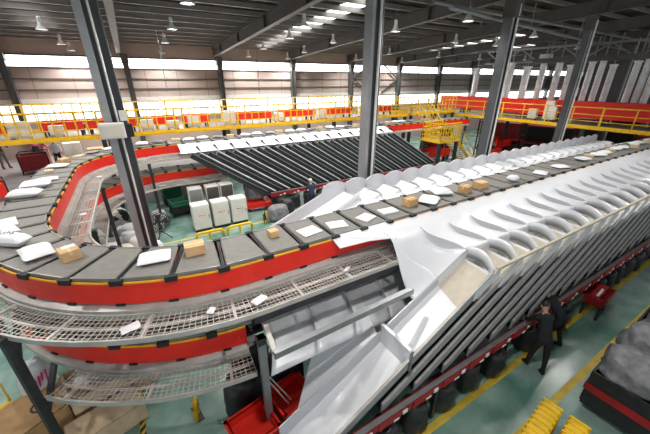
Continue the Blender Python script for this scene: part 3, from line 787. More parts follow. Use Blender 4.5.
MB().box2((-.1,-.02,.2),(.1,.02,.5)).build('panel', M_black, t)
# floor fan
t = thing('floor_fan', 'black industrial floor fan with round wire cage near the left column', 'fan', (.05,13.2,0), .3)
mb = MB()
for r in (.42,.36,.28,.18,.08):
    for yy in (-.09,.09):
        if r < .42 or yy: mb.tube([(r*math.cos(2*PI*k/28),yy,.75+r*math.sin(2*PI*k/28)) for k in range(29)],.012,5,False)
for k in range(24):
    c_, s_ = math.cos(2*PI*k/24), math.sin(2*PI*k/24)
    for yy in (-.12,.12): mb.tube([(.06*c_,yy,.75+.06*s_),(.42*c_,yy*.6,.75+.42*s_)],.009,4)
mb.build('cage', M_dark, t)
mb = MB()
for k in range(4):
    A = [(r*math.cos(k*PI/2+w_),.03*(1 if w_ > 0 else -1),.75+r*math.sin(k*PI/2+w_)) for r in (.07,.2,.36) for w_ in (-.32,.32)]
    mb._add(A, [(0,1,3,2),(2,3,5,4)])
mb.build('blades', M_black, t, solid=.006)
mb = MB(); mb.tube([(0,.02,.75),(0,.22,.75)],.09,12); mb.build('motor', M_black, t)
mb = MB(); mb.tube([(-.3,-.25,.02),(-.05,0,.3),(0,.12,.7)],.02); mb.tube([(.3,-.25,.02),(.05,0,.3),(0,.12,.7)],.02); mb.tube([(0,.35,.02),(0,.12,.35)],.02); mb.build('stand', M_black, t)
# green cart and grey trays
def crate_cart(label, x, y, m, rz=0, n=3, z0=0):
    t = thing('crate_cart', label, 'cart', (x,y,z0), rz)
    MB().box2((-.45,-.35,.14),(.45,.35,.18)).build('platform', M_dark, t)
    for sx in (-.36,.36):
        for sy in (-.26,.26): MB().tube([(sx-.02,sy,.07),(sx+.02,sy,.07)],.07,12).build('wheel', M_black, t)
    for k in range(n):
        mb = MB(); z = .2+.3*k
        mb.box2((-.42,-.32,z),(.42,.32,z+.03))
        for s in (-1,1):
            mb.box2((s*.42-s*.03,-.32,z),(s*.42,.32,z+.26)); mb.box2((-.42,s*.32-s*.03,z),(.42,s*.32,z+.26))
        for s in (-1,1): mb.box2((-.45,s*.34-.02,z+.2),(.45,s*.34+.02,z+.26))
        mb.build('crate', m if k else M_dark, t)
    return t
crate_cart('cart stacked with green crates beyond the left guard hoop', .95,17.2, M_green, .1, 3)
crate_cart('cart stacked with dark green crates beside the cabinets', 1.1,15.6, M_green, .2, 2)
# sacks and parcels heaped inside the left bend
hp = random.Random(3); heap = [(-1.9+hp.uniform(-.9,.9), 13.6+hp.uniform(-2.0,3.2)) for k in range(22)]+[(-.75,9.4),(-.95,10.3),(-.55,10.9),(-1.0,11.2),(-.35,11.9),(-.8,12.5),(-.45,13.2),(-.2,14.1),(-.75,14.0),(.1,15.0),(-.6,15.2)]
for k, (x, y) in enumerate(heap):
    q = k % 5 if k < 22 else (k*2) % 4; m = [M_poly, M_gsack, M_white, M_cream, M_bsack][q]
    o = sack_mb(.75+.2*hp.random(), .6+.2*hp.random(), .42+.2*hp.random(), 60+k, 9, 7).build('floor_sack', m, None, smooth=True)
    o.location = (x,y,0); o.rotation_euler = (0,0,hp.uniform(0,6))
    tag(o, ['white sack in the heap inside the left bend','grey sack in the heap inside the left bend','off white sack in the heap inside the left bend','cream sack in the heap inside the left bend','black sack in the heap inside the left bend'][q], 'sack', ['white heap sacks','grey heap sacks','off white heap sacks','cream heap sacks','black heap sacks'][q])
for k, (x, y, r) in enumerate([(-.95,11.6,.2),(-.55,12.1,-.3),(-.9,12.6,.6)]):
    o = pillow_mb(.5,.4,.25,90+k).build('blue_bag', M_blue, None, smooth=True); o.location = (x,y,0); o.rotation_euler = (0,0,r)
    tag(o, ['blue bag nearest the second dark inner post','blue bag behind the nearest blue bag','third blue bag closest to the sack heap'][k], 'bag')
# grey tarp bundle, red cart, black drums right of the cabinets
o = sack_mb(1.1,.85,.7,131,lump=.12).build('tarp_bundle', M_gsack, None, smooth=True); o.location = (4.95,12.6,0); tag(o, 'grey tarpaulin bundle right of the warning stand', 'tarpaulin bundle')
o = sack_mb(1.1,.9,.95,132,lump=.12).build('tarp_bundle', M_gsack, None, smooth=True); o.location = (4.6,14.6,.45); tag(o, 'grey tarpaulin bundle on the red cart behind the cabinets', 'tarpaulin bundle')
t = thing('flatbed_cart', 'red flatbed cart right of the white cabinets', 'cart', (4.6,14.5,0), -.1)
MB().box2((-.65,-.6,.22),(.65,.5,.44)).build('bed', M_redp, t, bevel=.01)
for sx in (-.5,.5):
    for sy in (-.4,.35): MB().tube([(sx-.03,sy,.11),(sx+.03,sy,.11)],.11,12).build('wheel', M_black, t)
hb = MB(); hb.tube([(.6,-.5,.4),(.75,-.5,1.0),(.75,.4,1.0),(.6,.4,.4)],.025,8); hb.build('handle', M_redp, t)
for k, (x, y) in enumerate([(5.6,13.0),(6.0,13.7),(7.4,12.8),(8.2,13.0),(9.1,12.9),(5.7,14.9)]):
    o = sack_mb(.8,.75,.75,140+k).build('waste_sack', M_bsack, None, smooth=True); o.location = (x,y,0)
    tag(o, 'black waste sack on the floor below the far run rail', 'sack', 'black sacks before the far rail')

# ------------------------------------------------------------------ railings and platforms
def railing(label, pts, posts, group=None, h=1.1, r=.022, pale=False, rails=(.36,.72,1.1), cat='guard railing', m=None):
    """pts: two end points; posts: number of bays"""
    a, b = Vector(pts[0]), Vector(pts[1])
    t = thing('guard_railing', label, cat, a, 0, group); m = m or M_yel
    d = b-a
    for q in rails:
        MB().tube([(0,0,q),tuple(d+Vector((0,0,q)))], r*(1.15 if q == max(rails) else .8), 6).build('top_rail' if q == max(rails) else 'mid_rail', m, t)
    for k in range(posts+1):
        p = d*k/posts; MB().tube([tuple(p),tuple(p+Vector((0,0,h)))], r, 6).build('post', m, t)
    tb = MB(); tb.bar((0,0,.06),tuple(d+Vector((0,0,.06))),.012,.11); tb.build('toe_board', m, t)
    return t
PZ = 3.68
def platform(name, label, x0, x1, y0, y1, z, legs=True, step=6.07, hdir='y'):
    t = thing(name, label, 'platform', (x0,y0,0))
    MB().box2((0,0,z-.07),(x1-x0,y1-y0,z)).build('deck', M_frame, t)
    f = MB(); f.box2((0,-.06,z-.085),(x1-x0,0,z+.02)); f.box2((0,y1-y0,z-.085),(x1-x0,y1-y0+.06,z+.02))
    f.box2((-.06,-.06,z-.085),(0,y1-y0+.06,z+.02)); f.box2((x1-x0,-.06,z-.085),(x1-x0+.06,y1-y0+.06,z+.02)); f.build('edge_beam', M_yel, t)
    n = max(1, int((x1-x0)/step)); ny = max(1, int((y1-y0)/step))
    for i in range(n+1):
        for j in range(ny+1):
            px_ = .1+(x1-x0-.2)*i/n; py_ = .1+(y1-y0-.2)*j/ny
            zb = 1.5 if (x0+px_ < -4.4 and y0+py_ > 11.2) or (x0+px_ < 3 and y0+py_ > 18.2) else 0
            MB().box2((px_-.09,py_-.09,zb),(px_+.09,py_+.09,z-.07)).build('leg', M_dark, t)
    return t
platform('mezzanine_platform', 'long back platform with yellow edge beam along the far wall', -14, 17.6, 17.5, 21.2, PZ)
for k in range(10):
    x0 = -14+3.16*k
    railing('yellow front guard railing of the back platform', [(x0,17.5,PZ),(x0+3.12,17.5,PZ)], 8, 'front railings of the back platform', r=.028)
    railing('yellow rear guard railing of the back platform', [(x0,21.15,PZ),(x0+3.12,21.15,PZ)], 8, 'rear railings of the back platform', r=.034, h=1.25, rails=(.4,.8,1.25))
def red_conv(label, x0, x1, y, z, group, d=.7, h=.42, rz=0, zb=.26):
    L = x1-x0; t = thing('infeed_conveyor', label, 'conveyor', (x0,y,z), rz, group)
    for s in (-1,1): MB().box2((0,s*d/2-.025,zb),(L,s*d/2+.025,zb+h)).build('side_panel', M_red, t, bevel=.008)
    MB().box2((0,-d/2+.03,zb+.2),(L,d/2-.03,zb+.27)).build('belt', M_belt, t)
    for xx in (.12, L-.12):
        for s in (-1,1): MB().box2((xx-.04,s*d/2-.04,0),(xx+.04,s*d/2+.04,zb)).build('leg', M_dark, t)
    n = max(1, int(L/.55)); dv = MB()
    for k in range(1, n): dv.box2((L*k/n-.012,-d/2-.03,zb+.01),(L*k/n+.012,-d/2-.02,zb-.01+h))
    if n > 1: dv.build('seam_strip', M_redd, t)
    return t
GC = 'conveyors on the back platform'
for k, (a, b) in enumerate([(-8.9,-6.6),(-6.4,-4.35),(-3.55,-2.0),(-1.9,.1),(.9,2.0),(2.3,3.6),(5.1,7.2),(7.9,10.0),(10.9,13.0),(14.6,16.7)]):
    red_conv('red infeed conveyor on the back platform behind the yellow railing', a, b, 18.6, PZ, GC)
def ctrl_box(label, x, y, z, w, h, d=.3, rz=0, m=None, group=None):
    t = thing('control_box', label, 'control box', (x,y,z), rz, group)
    MB().box2((-w/2,-d/2,.12),(w/2,d/2,h)).build('box_body', m or M_cream, t, bevel=.01)
    MB().box2((-w/2+.05,-d/2-.012,.2),(w/2-.05,-d/2,h-.06)).build('door', M_white, t)
    f = MB()
    for s in (-1,1): f.box2((s*w/2-s*.08,-.1,0),(s*w/2-s*.03,.1,.12))
    f.build('foot', M_dark, t); return t
for k, (x, w, h) in enumerate([(-4.15,.72,.78),(-2.95,.5,.55),(.55,.55,.6),(1.7,.55,.5),(2.7,.55,.7),(4.55,.7,.85),(7.5,.55,.6),(10.45,.65,.7),(13.8,.8,.8)]):
    ctrl_box(['large cream control box at the left end of the back platform','small cream control box second on the back platform','cream control box just right of the left column','low cream control box third right of the left column','tall cream control box before the double gap of conveyors','widest cream control box between red conveyors','cream control box between the long red conveyors','cream control box before the last two red conveyors','cream control box by the centre column'][k], x, 17.9, PZ, w, h)

# cross platform on the right with red conveyors and white ducts
RZ = 3.5
platform('mezzanine_platform', 'right cross platform with yellow edge passing over the sorter', 22.75, 25.7, -4, 20.6, RZ, step=5.9)
for k in range(8):
    y0 = -4+2.9*k
    railing('yellow guard railing along the right cross platform', [(22.75,y0,RZ),(22.75,y0+2.86,RZ)], 2, 'railings of the right platform', r=.03)
for k in range(10):
    y0 = -4.0+2.45*k; t = red_conv('red conveyor bank behind the right platform railing', 0, 2.43, 0, 0, 'conveyor bank on the right platform', .9, .95, zb=.35)
    t.location = (25.1,y0,RZ); t.rotation_euler = (0,0,PI/2)
for k, (y, h) in enumerate([(11.9,.75),(10.75,.95),(11.0,1.3)]):
    ctrl_box(['cream control box on the right platform behind the railing','pale control box on the right platform next to the column','small high control box on the right platform by the column'][k], 24.0+.1*k, y, RZ, .55, h, .3, -PI/2)
dy = [18.34,16.67,15.4,14.19,13.09,12.06,11.27,10.16,9.6,9.01,7.89,7.43,7.03]
for k, y in enumerate(dy):
    big = k in (4,); z1 = 7.45 if big else 6.9+.15*((k*7) % 3)-.05*(k > 8)
    t = thing('chute_casing', 'tall white ribbed chute casing rising above the red conveyor bank' if not big else 'tallest white chute casing with a flared cap above the red conveyor bank', 'chute casing', (26.2,y,4.5), 0, None if big else 'white chute casings')
    w = (.40 if k % 3 else .46) if k < 7 else .33
    mb = MB(); pr = []
    n = 14
    for j in range(n+1):
        z = .0+(z1-4.5)*j/n
        pr += [(w/2*(1.0 if j % 1 == 0 else .95), z)]
        if j < n: pr += [(w/2*.93, z+(z1-4.5)/n*.5)]
    vs = []
    mb.lathe([(r_*1.08, z_) for r_, z_ in pr], 10); mb.build('casing', M_duct, t)
    cw = w*.75 if big else w*.52
    MB().box2((-cw,-cw,z1-4.5),(cw,cw,z1-4.5+(.28 if big else .10))).build('cap', M_duct, t)
    MB().box2((-.03,-.03,z1-4.5),(.03,.03,roofz(y)-4.4)).build('hanger', M_frame, t)
t = thing('roof_truss', 'light steel truss hanging above the white chute casings', 'truss', (26.6,4,7.3))
mb = MB(); mb.bar((0,0,0),(0,14,0),.12,.12); mb.bar((0,0,.9),(0,14,.9),.12,.12)
for k in range(10): mb.bar((0,1.4*k,0 if k % 2 else .9),(0,1.4*(k+1),.9 if k % 2 else 0),.08,.08)
mb.build('lattice', M_frame, t)
for k in range(3): MB().bar((0,1+6*k,.9),(0,1+6*k,1.8),.05,.05).build('hanger', M_frame, t)
t = thing('cable_tray', 'dark overhead duct running along the top of the white casings', 'overhead duct', (25.6,-3,7.15))
MB().box2((-.25,0,0),(.25,16.5,.28)).build('duct_body', M_raft, t)
for k in range(4): MB().box2((-.02,.5+5*k,.28),(.02,.54+5*k,1.55)).build('hanger', M_frame, t)
# sorter drive housing below the right platform
t = thing('drive_housing', 'black drive housing where the sorter passes below the right platform', 'machine housing', (XE+.15,YN,0))
MB().box2((0,-.7,0),(1.4,.7,3.1)).build('housing', M_black, t, bevel=.04)
MB().box2((0,-.55,3.1),(1.4,.55,3.24)).build('hood', M_dark, t, bevel=.02)

# crossover landings with dense yellow railings and stairs
platform('crossover_landing', 'lower yellow landing beside the end of the far run', 16.6, 18.5, 13.4, 14.9, 2.4, step=3)
for a, b, n, lab in [((16.6,13.4),(18.5,13.4),8,'dense yellow railing on the near edge of the lower landing'),((16.6,14.9),(18.5,14.9),8,'dense yellow railing on the far edge of the lower landing'),((16.6,13.4),(16.6,14.9),5,'short yellow railing at the left end of the lower landing')]:
    railing(lab, [(*a,2.4),(*b,2.4)], n, r=.03, rails=(.3,.55,.82,1.1))
platform('crossover_landing', 'upper yellow landing joining the back platform to the right platform', 17.8, 22.7, 17.3, 19.4, 3.75, step=4)
for a, b, n, lab in [((17.8,17.3),(22.7,17.3),12,'dense yellow railing on the near edge of the upper landing'),((17.8,19.4),(22.7,19.4),12,'dense yellow railing on the far edge of the upper landing'),((17.8,17.3),(17.8,19.4),5,'short yellow railing at the left end of the upper landing')]:
    railing(lab, [(*a,3.75),(*b,3.75)], n, r=.03, rails=(.3,.55,.82,1.1))
def stair(label, p0, p1, width, n, side):
    a, b = Vector(p0), Vector(p1); d = b-a; hd = Vector((d.x,d.y,0)).normalized(); nr = Vector((-hd.y,hd.x,0))*width/2
    t = thing('steel_stair', label, 'stair', a)
    for k in range(n):
        p = d*(k+.5)/n; MB().bar(tuple(p-nr), tuple(p+nr), .24, .035).build('tread', M_beam, t)
    for s in (-1,1):
        o_ = nr*s
        MB().bar(tuple(o_), tuple(d+o_), .04, .2).build('stringer', M_yel, t)
        MB().tube([tuple(o_+Vector((0,0,1.0))), tuple(d+o_+Vector((0,0,1.0)))], .03, 6).build('handrail', M_yel, t)
        MB().tube([tuple(o_+Vector((0,0,.5))), tuple(d+o_+Vector((0,0,.5)))], .022, 6).build('mid_rail', M_yel, t)
        for k in range(4):
            p = d*k/3+o_; MB().tube([tuple(p),tuple(p+Vector((0,0,1.0)))], .026, 6).build('baluster', M_yel, t)
    return t
stair('yellow sided stair going down from the lower landing to the floor', (18.55,14.2,2.4), (22.0,14.9,.0), .95, 11, 1)
stair('yellow sided stair linking the lower landing with the upper landing', (17.9,14.95,2.4), (18.9,17.25,3.75), .9, 6, 1)
# red machinery in the shade below the right platform
for k, (x, y, z, L, lab) in enumerate([(20.2,12.4,1.0,2.6,'low red conveyor behind the stair foot'),(24.2,14.6,1.2,2.2,'red conveyor panel right of the stair'),(24.6,10.8,1.0,3.2,'long red conveyor below the right platform'),(20.4,10.6,.6,2.0,'red conveyor beyond the far side chutes'),(25.2,8.0,1.2,3.5,'red conveyor deep below the right platform'),(18.6,16.3,.7,2.4,'red conveyor beneath the upper landing')]):
    t = red_conv(lab, x, x+L, y, z-.35, None, .9, .6); 
    for ch in t.children:
        if ch.name.startswith('leg'): ch.scale = (1,1,1)
    for xx in (.15, L-.15): MB().box2((xx-.05,-.05,-(z-.35)),(xx+.05,.05,.35)).build('stand', M_dark, t)
t = thing('white_partition', 'pale wall panel behind the stair below the right platform', 'partition panel', (21.6,16.9,0))
MB().box2((0,0,.1),(2.2,.08,3.2)).build('panel', M_duct, t)
for x in (.1,2.1): MB().box2((x-.05,-.05,0),(x+.05,.13,3.25)).build('post', M_frame, t)

# white junction box on the left column
t = thing('junction_box', 'white junction box strapped to the left column at railing height', 'junction box', (-.30,7.13,5.16))
MB().box2((-.27,-.10,-.15),(.14,.08,.13)).build('enclosure', M_white, t, bevel=.015)
MB().box2((.14,-.08,-.14),(.27,.08,.10)).build('side_unit', M_black, t, bevel=.01)
MB().box2((-.24,-.115,-.11),(.1,-.10,.09)).build('lid', M_cream, t)
MB().box2((.1,-.06,.16),(.22,.03,.34)).build('sensor', M_white, t)
st = MB(); st.box2((-.20,.06,-.05),(-.02,.14,-.02)); st.build('strap', M_dark, t)

# ------------------------------------------------------------------ high bay lamps
def lamp_proto():
    t = thing('high_bay_lamp', '', 'pendant lamp')
    sh = MB(); sh.lathe([(.05,.30),(.065,.26),(.09,.16),(.195,0.02),(.205,0)], 18, cap=False); sh.build('lamp_shade', M_shade, t, smooth=True, solid=.008)
    MB().lathe([(.06,.28),(.075,.33),(.075,.45),(.03,.48)], 12).build('ballast', M_shade, t)
    MB().lathe([(.02,.03),(.13,.035),(.14,.055),(.05,.075)], 14).build('bulb', M_bulb, t)
    return t
def cable_mb(h): return MB().tube([(0,0,.46),(0,0,.46+h)], .012, 6)
LAMPS = [(2.06,11.24),(2.29,16.8),(2.36,20.8),(2.5,25),(-2.5,19.0),(-2.4,23.0),(-2.3,25.4),(6.9,13.2),(8.0,17.0),(8.1,21.2),(8.4,25.2),(11.1,12.3),(11.1,17.6),(11.4,21.9),(11.7,25.4),
  (17.8,24.5),(18.2,20.6),(23.5,24.8),(24.0,20.8),(11.6,8.9),(18.5,10.1),(17.3,13.9),(21.0,13.7),(27.9,12.0),(37,15),(44,16.5),(30,21),(36,20),
  (2.0,6.3),(7.6,7.0),(12.6,4.0),(16.4,3.6),(-3.6,7.0),(-3.8,12.5),(-9,16),(-9,9),(7.6,2.6),(1.6,1.6)]
lp = lamp_proto()
POW = 330
lamps_ = [lp]+[copy_tree(lp) for _ in LAMPS[1:]]
for (x, y), o in zip(LAMPS, lamps_):
    z = min(8.05, roofz(y)-.05)
    o.location = (x,y,z)
    o['label'] = 'white high bay lamp hanging on a cable from the dark roof'; o['group'] = 'high bay lamps'
    cable_mb(max(.1, roofz(y)+.55-z-.46)).build('cable', M_frame, o)
    ld = bpy.data.lights.new('lamp_light', 'SPOT'); ld.energy = POW*(1.0 if y > 4.5 else 1.1 if x < 3 else .6 if y > 3.2 else .3)*(1.25 if (x < 9 and 9 < y < 18) else 1); ld.spot_size = math.radians(150); ld.spot_blend = .6; ld.shadow_soft_size = .15; ld.color = (1,.97,.93)
    lo = bpy.data.objects.new('lamp_light', ld); C.objects.link(lo); lo.parent = o; lo.location = (0,0,-.02)

# ------------------------------------------------------------------ people
def person(label, loc, rz, top, legs_m, bend=0., arm=(.5,.5), step=.12, hair=M_hair, cap=None, h=1.68, knee=.0, hold=None):
    """one continuous skinned figure; faces +x in its own frame; bend leans the torso forward, arm = forward lift of each arm (radians)"""
    k = h/1.7
    P = lambda x, y, z: Vector((x*k, y*k, z*k))
    pel = P(0,0,.93-knee*.25); up = Vector((math.sin(bend),0,math.cos(bend))); fw = Vector((math.cos(bend),0,-math.sin(bend)))
    V = []; E = []; R = []
    def add(p, r, par=None):
        V.append(p); R.append((r if isinstance(r, tuple) else (r,r))); i = len(V)-1
        if par is not None: E.append((par,i))
        return i
    ip = add(pel, (.15*k,.115*k)); 
    iw = add(pel+up*.17*k, (.135*k,.10*k), ip); ic = add(pel+up*.37*k, (.165*k,.11*k), iw)
    inb = add(pel+up*.50*k, (.085*k,.075*k), ic); ink = add(pel+up*.575*k+fw*.01*k, .05*k, inb)
    hup = Vector((math.sin(bend*.75+.12),0,math.cos(bend*.75+.12)))
    hc = V[ink]+hup*.14*k
    ih = add(V[ink]+hup*.07*k+fw*.015*k, .066*k, ink)
    add(hc+hup*.02*k, (.088*k,.08*k), ih); add(hc+hup*.085*k, (.06*k,.06*k), len(V)-1)
    hands = []
    for s, a in ((1,arm[0]),(-1,arm[1])):
        sh = V[inb]+Vector((0,s*.175*k,-.03*k)); i = add(sh, .062*k, inb)
        d1 = Vector((math.sin(a*.7),s*.10,-math.cos(a*.7))).normalized(); i = add(sh+d1*.28*k, .045*k, i)
        d2 = Vector((math.sin(a*1.25),-s*.06,-math.cos(a*1.25))).normalized(); i = add(V[i]+d2*.24*k, .03*k, i)
        wr = V[i]; pm = wr+d2*.085*k; ipm = add(pm, (.034*k,.022*k), i); hands.append(pm)
        sd = Vector((0,1,0)); curl = Vector((d2.z,0,-d2.x))*(-1)
        for q, ln in enumerate((.075,.085,.08,.062)):
            b = pm+sd*(q-1.5)*.021*k; j = add(b+d2*.03*k, .010*k, ipm); j = add(b+(d2*.6+curl*.15)*ln*k+d2*.03*k, .009*k, j)
            add(V[j]+(d2*.35+curl*.35)*ln*.6*k, .008*k, j)
        j = add(wr+d2*.04*k+sd*(-s)*.035*k, .011*k, ipm); add(V[j]+(d2*.8+sd*(-s)*.5).normalized()*.045*k, .009*k, j)
    nleg = len(V)
    for s in (1,-1):
        hp_ = pel+P(0,s*.095,-.06); i = add(hp_, .092*k, ip)
        kn = P(step*s*.6+knee*.3, s*.10, .49-knee*.06); i = add(kn, .062*k, i)
        an = P(step*s-knee*.05, s*.10, .085); i = add(an, .042*k, i)
        he = P(step*s-.045-knee*.05, s*.10, .045); i2 = add(he, .04*k, i)
        to = P(step*s+.14-knee*.05, s*.115, .035); add(to, .036*k, i)
    me = bpy.data.meshes.new('person'); me.from_pydata(V, E, [])
    o = bpy.data.objects.new('person', me); C.objects.link(o)
    md = o.modifiers.new('skin', 'SKIN'); md.use_smooth_shade = True
    for v, r in zip(me.skin_vertices[0].data, R): v.radius = r; v.use_root = False
    me.skin_vertices[0].data[0].use_root = True
    sd_ = o.modifiers.new('sub', 'SUBSURF'); sd_.levels = 1; sd_.render_levels = 1
    bpy.context.view_layer.update()
    ev = o.evaluated_get(bpy.context.evaluated_depsgraph_get()); m2 = bpy.data.meshes.new_from_object(ev)
    o.modifiers.clear(); o.data = m2
    for m in (top, legs_m, M_skin, M_black): m2.materials.append(m)
    # which joint a face belongs to decides cloth, skin or shoe
    for p in m2.polygons:
        c_ = p.center; best, bi = 9, 0
        for i, v in enumerate(V):
            dd = (c_-v).length-R[i][0]*.5
            if dd < best: best, bi = dd, i
        if bi >= nleg: mi = 3 if V[bi].z < .06*k else 1
        elif bi in (0,): mi = 1
        elif bi in (ink, ih, ih+1, ih+2): mi = 2
        elif R[bi][0] < .036*k: mi = 2
        else: mi = 0
        p.material_index = mi; p.use_smooth = True
    hm = MB()   # hair or cap
    q = Matrix.Rotation(bend*.75+.12,3,'Y')
    def hf(i, j):
        th = 2*PI*i; ph = j*(1.75 if abs(math.cos(th/2)) < .6 else 1.25)
        return hc + q @ Vector((.098*k*math.sin(ph)*math.cos(th)-.012*k, .09*k*math.sin(ph)*math.sin(th), .035*k+.105*k*math.cos(ph)))
    hm.grid(hf, 16, 6); 
    if cap: hm.box(hc + q @ Vector((.12*k,0,.06*k)), (.09*k,.13*k,.012*k), ry=bend*.75)
    hm.build('cap' if cap else 'hair', cap or hair, o, smooth=True)
    fm = MB()   # eyes, nose, mouth, ears
    for s in (1,-1):
        fm.ball(hc + q @ Vector((.083*k,s*.032*k,.005*k)), .011*k, 8, 5)
    fm.box(hc + q @ Vector((.082*k,0,-.062*k)), (.012*k,.04*k,.008*k))
    fm.build('eyes_and_mouth', M_ink, o)
    fn = MB(); fn.ball(hc + q @ Vector((.094*k,0,-.025*k)), (.016*k,.012*k,.02*k), 8, 5)
    for s in (1,-1): fn.ball(hc + q @ Vector((-.005*k,s*.085*k,-.005*k)), (.018*k,.01*k,.028*k), 8, 5)
    fn.build('nose_and_ears', M_skin, o, smooth=True)
    o.location = loc; o.rotation_euler = (0,0,rz)
    return tag(o, label, 'person')
person('person in dark clothes bending over a bag at the near red rail', (6.62,1.86,0), PI/2-.6, M_cl_dk, M_cl_dk, .42, (.9,.7), .14)
person('person in dark clothes reaching under the near rail behind the bending worker', (7.75,2.0,0), PI/2, M_cl_dk, M_cl_dk, .8, (1.0,1.0), .1, knee=.25)
person('person with a pale cap standing before the far red rail', (6.7,12.4,0), PI/2-.2, M_cl_nv, M_cl_dk, .35, (.9,.8), .1, cap=M_white)
o = sack_mb(.42,.22,.38,201,8,6,.08).build('yellow_bag', M_yel, None, smooth=True); o.location = (6.85,12.0,.0); tag(o, 'yellow bag at the feet of the person with the pale cap', 'bag')
person('person in pink top working beside the dark red cage on the loading dock', (-4.75,22.9,1.5), .4, M_cl_pk, M_cl_gr, .3, (.8,.6), .15)
person('person in pink jacket turned to the wall, right of the red cage', (-5.3,24.6,1.5), 1.8, M_cl_pk, M_cl_dk, .15, (.4,.7), .1)
person('person in white top standing under the back platform', (-3.9,21.6,1.5), -1.2, M_cl_wh, M_cl_dk, .1, (.5,.3), .1)
person('person in dark clothes carrying parcels at the back of the dock', (-6.6,23.6,1.5), -.6, M_cl_dk, M_cl_gr, .1, (1.2,1.2), .1)
person('person in red top near the shaded red conveyors', (20.6,9.4,0), 3.4, M_redd, M_cl_dk, .25, (.8,.7), .1)

# ------------------------------------------------------------------ loading dock: cages and trolley
def cage(label, loc, rz, w, d, h, m=M_redd):
    t = thing('roll_cage', label, 'roll cage', loc, rz)
    MB().box2((-w/2,-d/2,.16),(w/2,d/2,.22)).build('base', m, t)
    mb = MB()
    for s in (-1,1):
        mb.box2((s*w/2-.02,-d/2,.22),(s*w/2+.02,d/2,h)); mb.box2((-w/2,s*d/2-.02,.22),(w/2,s*d/2+.02,h*.96))
    mb.build('side_panel', m, t)
    fr = MB()
    for sx in (-1,1):
        for sy in (-1,1): fr.tube([(sx*w/2,sy*d/2,.1),(sx*w/2,sy*d/2,h+.06)],.03,8)
    fr.tube([(-w/2,-d/2,h+.05),(w/2,-d/2,h+.05),(w/2,d/2,h+.05),(-w/2,d/2,h+.05),(-w/2,-d/2,h+.05)],.025,6); fr.build('frame', M_cl_dk, t)
    for sx in (-1,1):
        for sy in (-1,1): MB().tube([(sx*w/2-.03,sy*d/2,.08),(sx*w/2+.03,sy*d/2,.08)],.08,12).build('wheel', M_black, t)
    return t
cage('dark red roll cage on the loading dock below the back platform', (-4.95,22.0,1.5), .1, 1.15,.9,1.0)
cage('bright red roll cage at the left edge of the loading dock', (-8.0,23.5,1.5), -.2, 1.5,1.1,1.5, M_red)
cage('low red roll cage at the left edge beside the belt', (-5.6,17.2,1.5), .3, 1.0,.9,.75, M_red)
t = thing('yellow_rail_stand', 'slanted yellow guard bar beside the low red cage at the left edge', 'guard bar', (-5.05,17.0,1.5), 0)
MB().tube([(0,0,.02),(-.25,.3,1.15)],.035,8).build('bar', M_yel, t); MB().box2((-.1,-.1,0),(.1,.1,.02)).build('base_plate', M_dark, t)
carton('tall white carton standing below the back platform', 0,0, .8,.6,1.25, .1, M_white, False, loc=(-3.35,23.0,1.5), tape=False)
carton('large tan carton under the back platform right of the white one', 0,0, .9,.7,.9, .1, M_cardA, False, loc=(-2.2,22.6,1.5))
carton('cream carton under the back platform near the left column', 0,0, .8,.6,.8, -.1, M_cardC, False, loc=(-.9,21.9,1.5))
for k in range(8):
    o = sack_mb(1.0,.8,1.1,160+k,9,7).build('floor_sack', [M_poly,M_gsack,M_cream,M_bsack][k % 4], None, smooth=True); o.location = (3.8+1.6*k,20.4+.4*(k % 2),0)
    tag(o, 'sack on the floor in the shade of the back platform', 'sack', 'sacks under the back platform')

# ------------------------------------------------------------------ near aisle
bn = open_bin('dark red parcel bin sticking out from the near rail beyond the workers', (10.05,2.06,.44), .1, .80,.46,.26, M_redd)
for sx in (-.34,.34):
    for sy in (-.17,.17): MB().box2((sx-.025,sy-.025,-.44),(sx+.025,sy+.025,.0)).build('leg', M_dark, bn)
o = MB().box2((-.25,-.03,0),(.25,.03,.012)).build('paper_strip', M_paper, None, bevel=.003); o.location = (9.95,2.02,.725); o.rotation_euler = (0,0,.1); tag(o, 'white paper strip lying across the dark red parcel bin', 'paper')
sl = MB().box2((-.44,-.10,0),(.44,.10,.02)).build('bin_board', M_redd, None); sl.location = (10.05,2.06,.70); sl.rotation_euler = (0,0,.1); tag(sl, 'narrow dark red board bridging the parcel bin under the paper strip', 'board')
t = thing('sack_cart', 'long black and red cart heaped with grey sacks at the right edge', 'cart', (8.72,.40,0), .03)
MB().box2((-2.2,-.62,.14),(2.2,.62,.2)).build('platform', M_dark, t)
mb = MB()
for s in (-1,1):
    mb.box2((-2.2,s*.62-.02,.2),(2.2,s*.62+.02,.52)); mb.box2((s*2.2-.02,-.62,.2),(s*2.2+.02,.62,.52))
mb.build('side_board', M_bsack, t)
mb = MB()
for s in (-1,1):
    mb.box2((-2.22,s*.64-.02,.52),(2.22,s*.64+.02,.68)); mb.box2((s*2.22-.02,-.64,.52),(s*2.22+.02,.64,.68))
mb.build('red_band', M_redd, t)
mb = MB()
for s in (-1,1):
    mb.box2((-2.2,s*.62-.02,.68),(2.2,s*.62+.02,.97)); mb.box2((s*2.2-.02,-.62,.68),(s*2.2+.02,.62,.97))
mb.build('upper_board', M_bsack, t)
for sx in (-1.9,0,1.9):
    for sy in (-.5,.5): MB().tube([(sx-.04,sy,.07),(sx+.04,sy,.07)],.07,12).build('wheel', M_black, t)
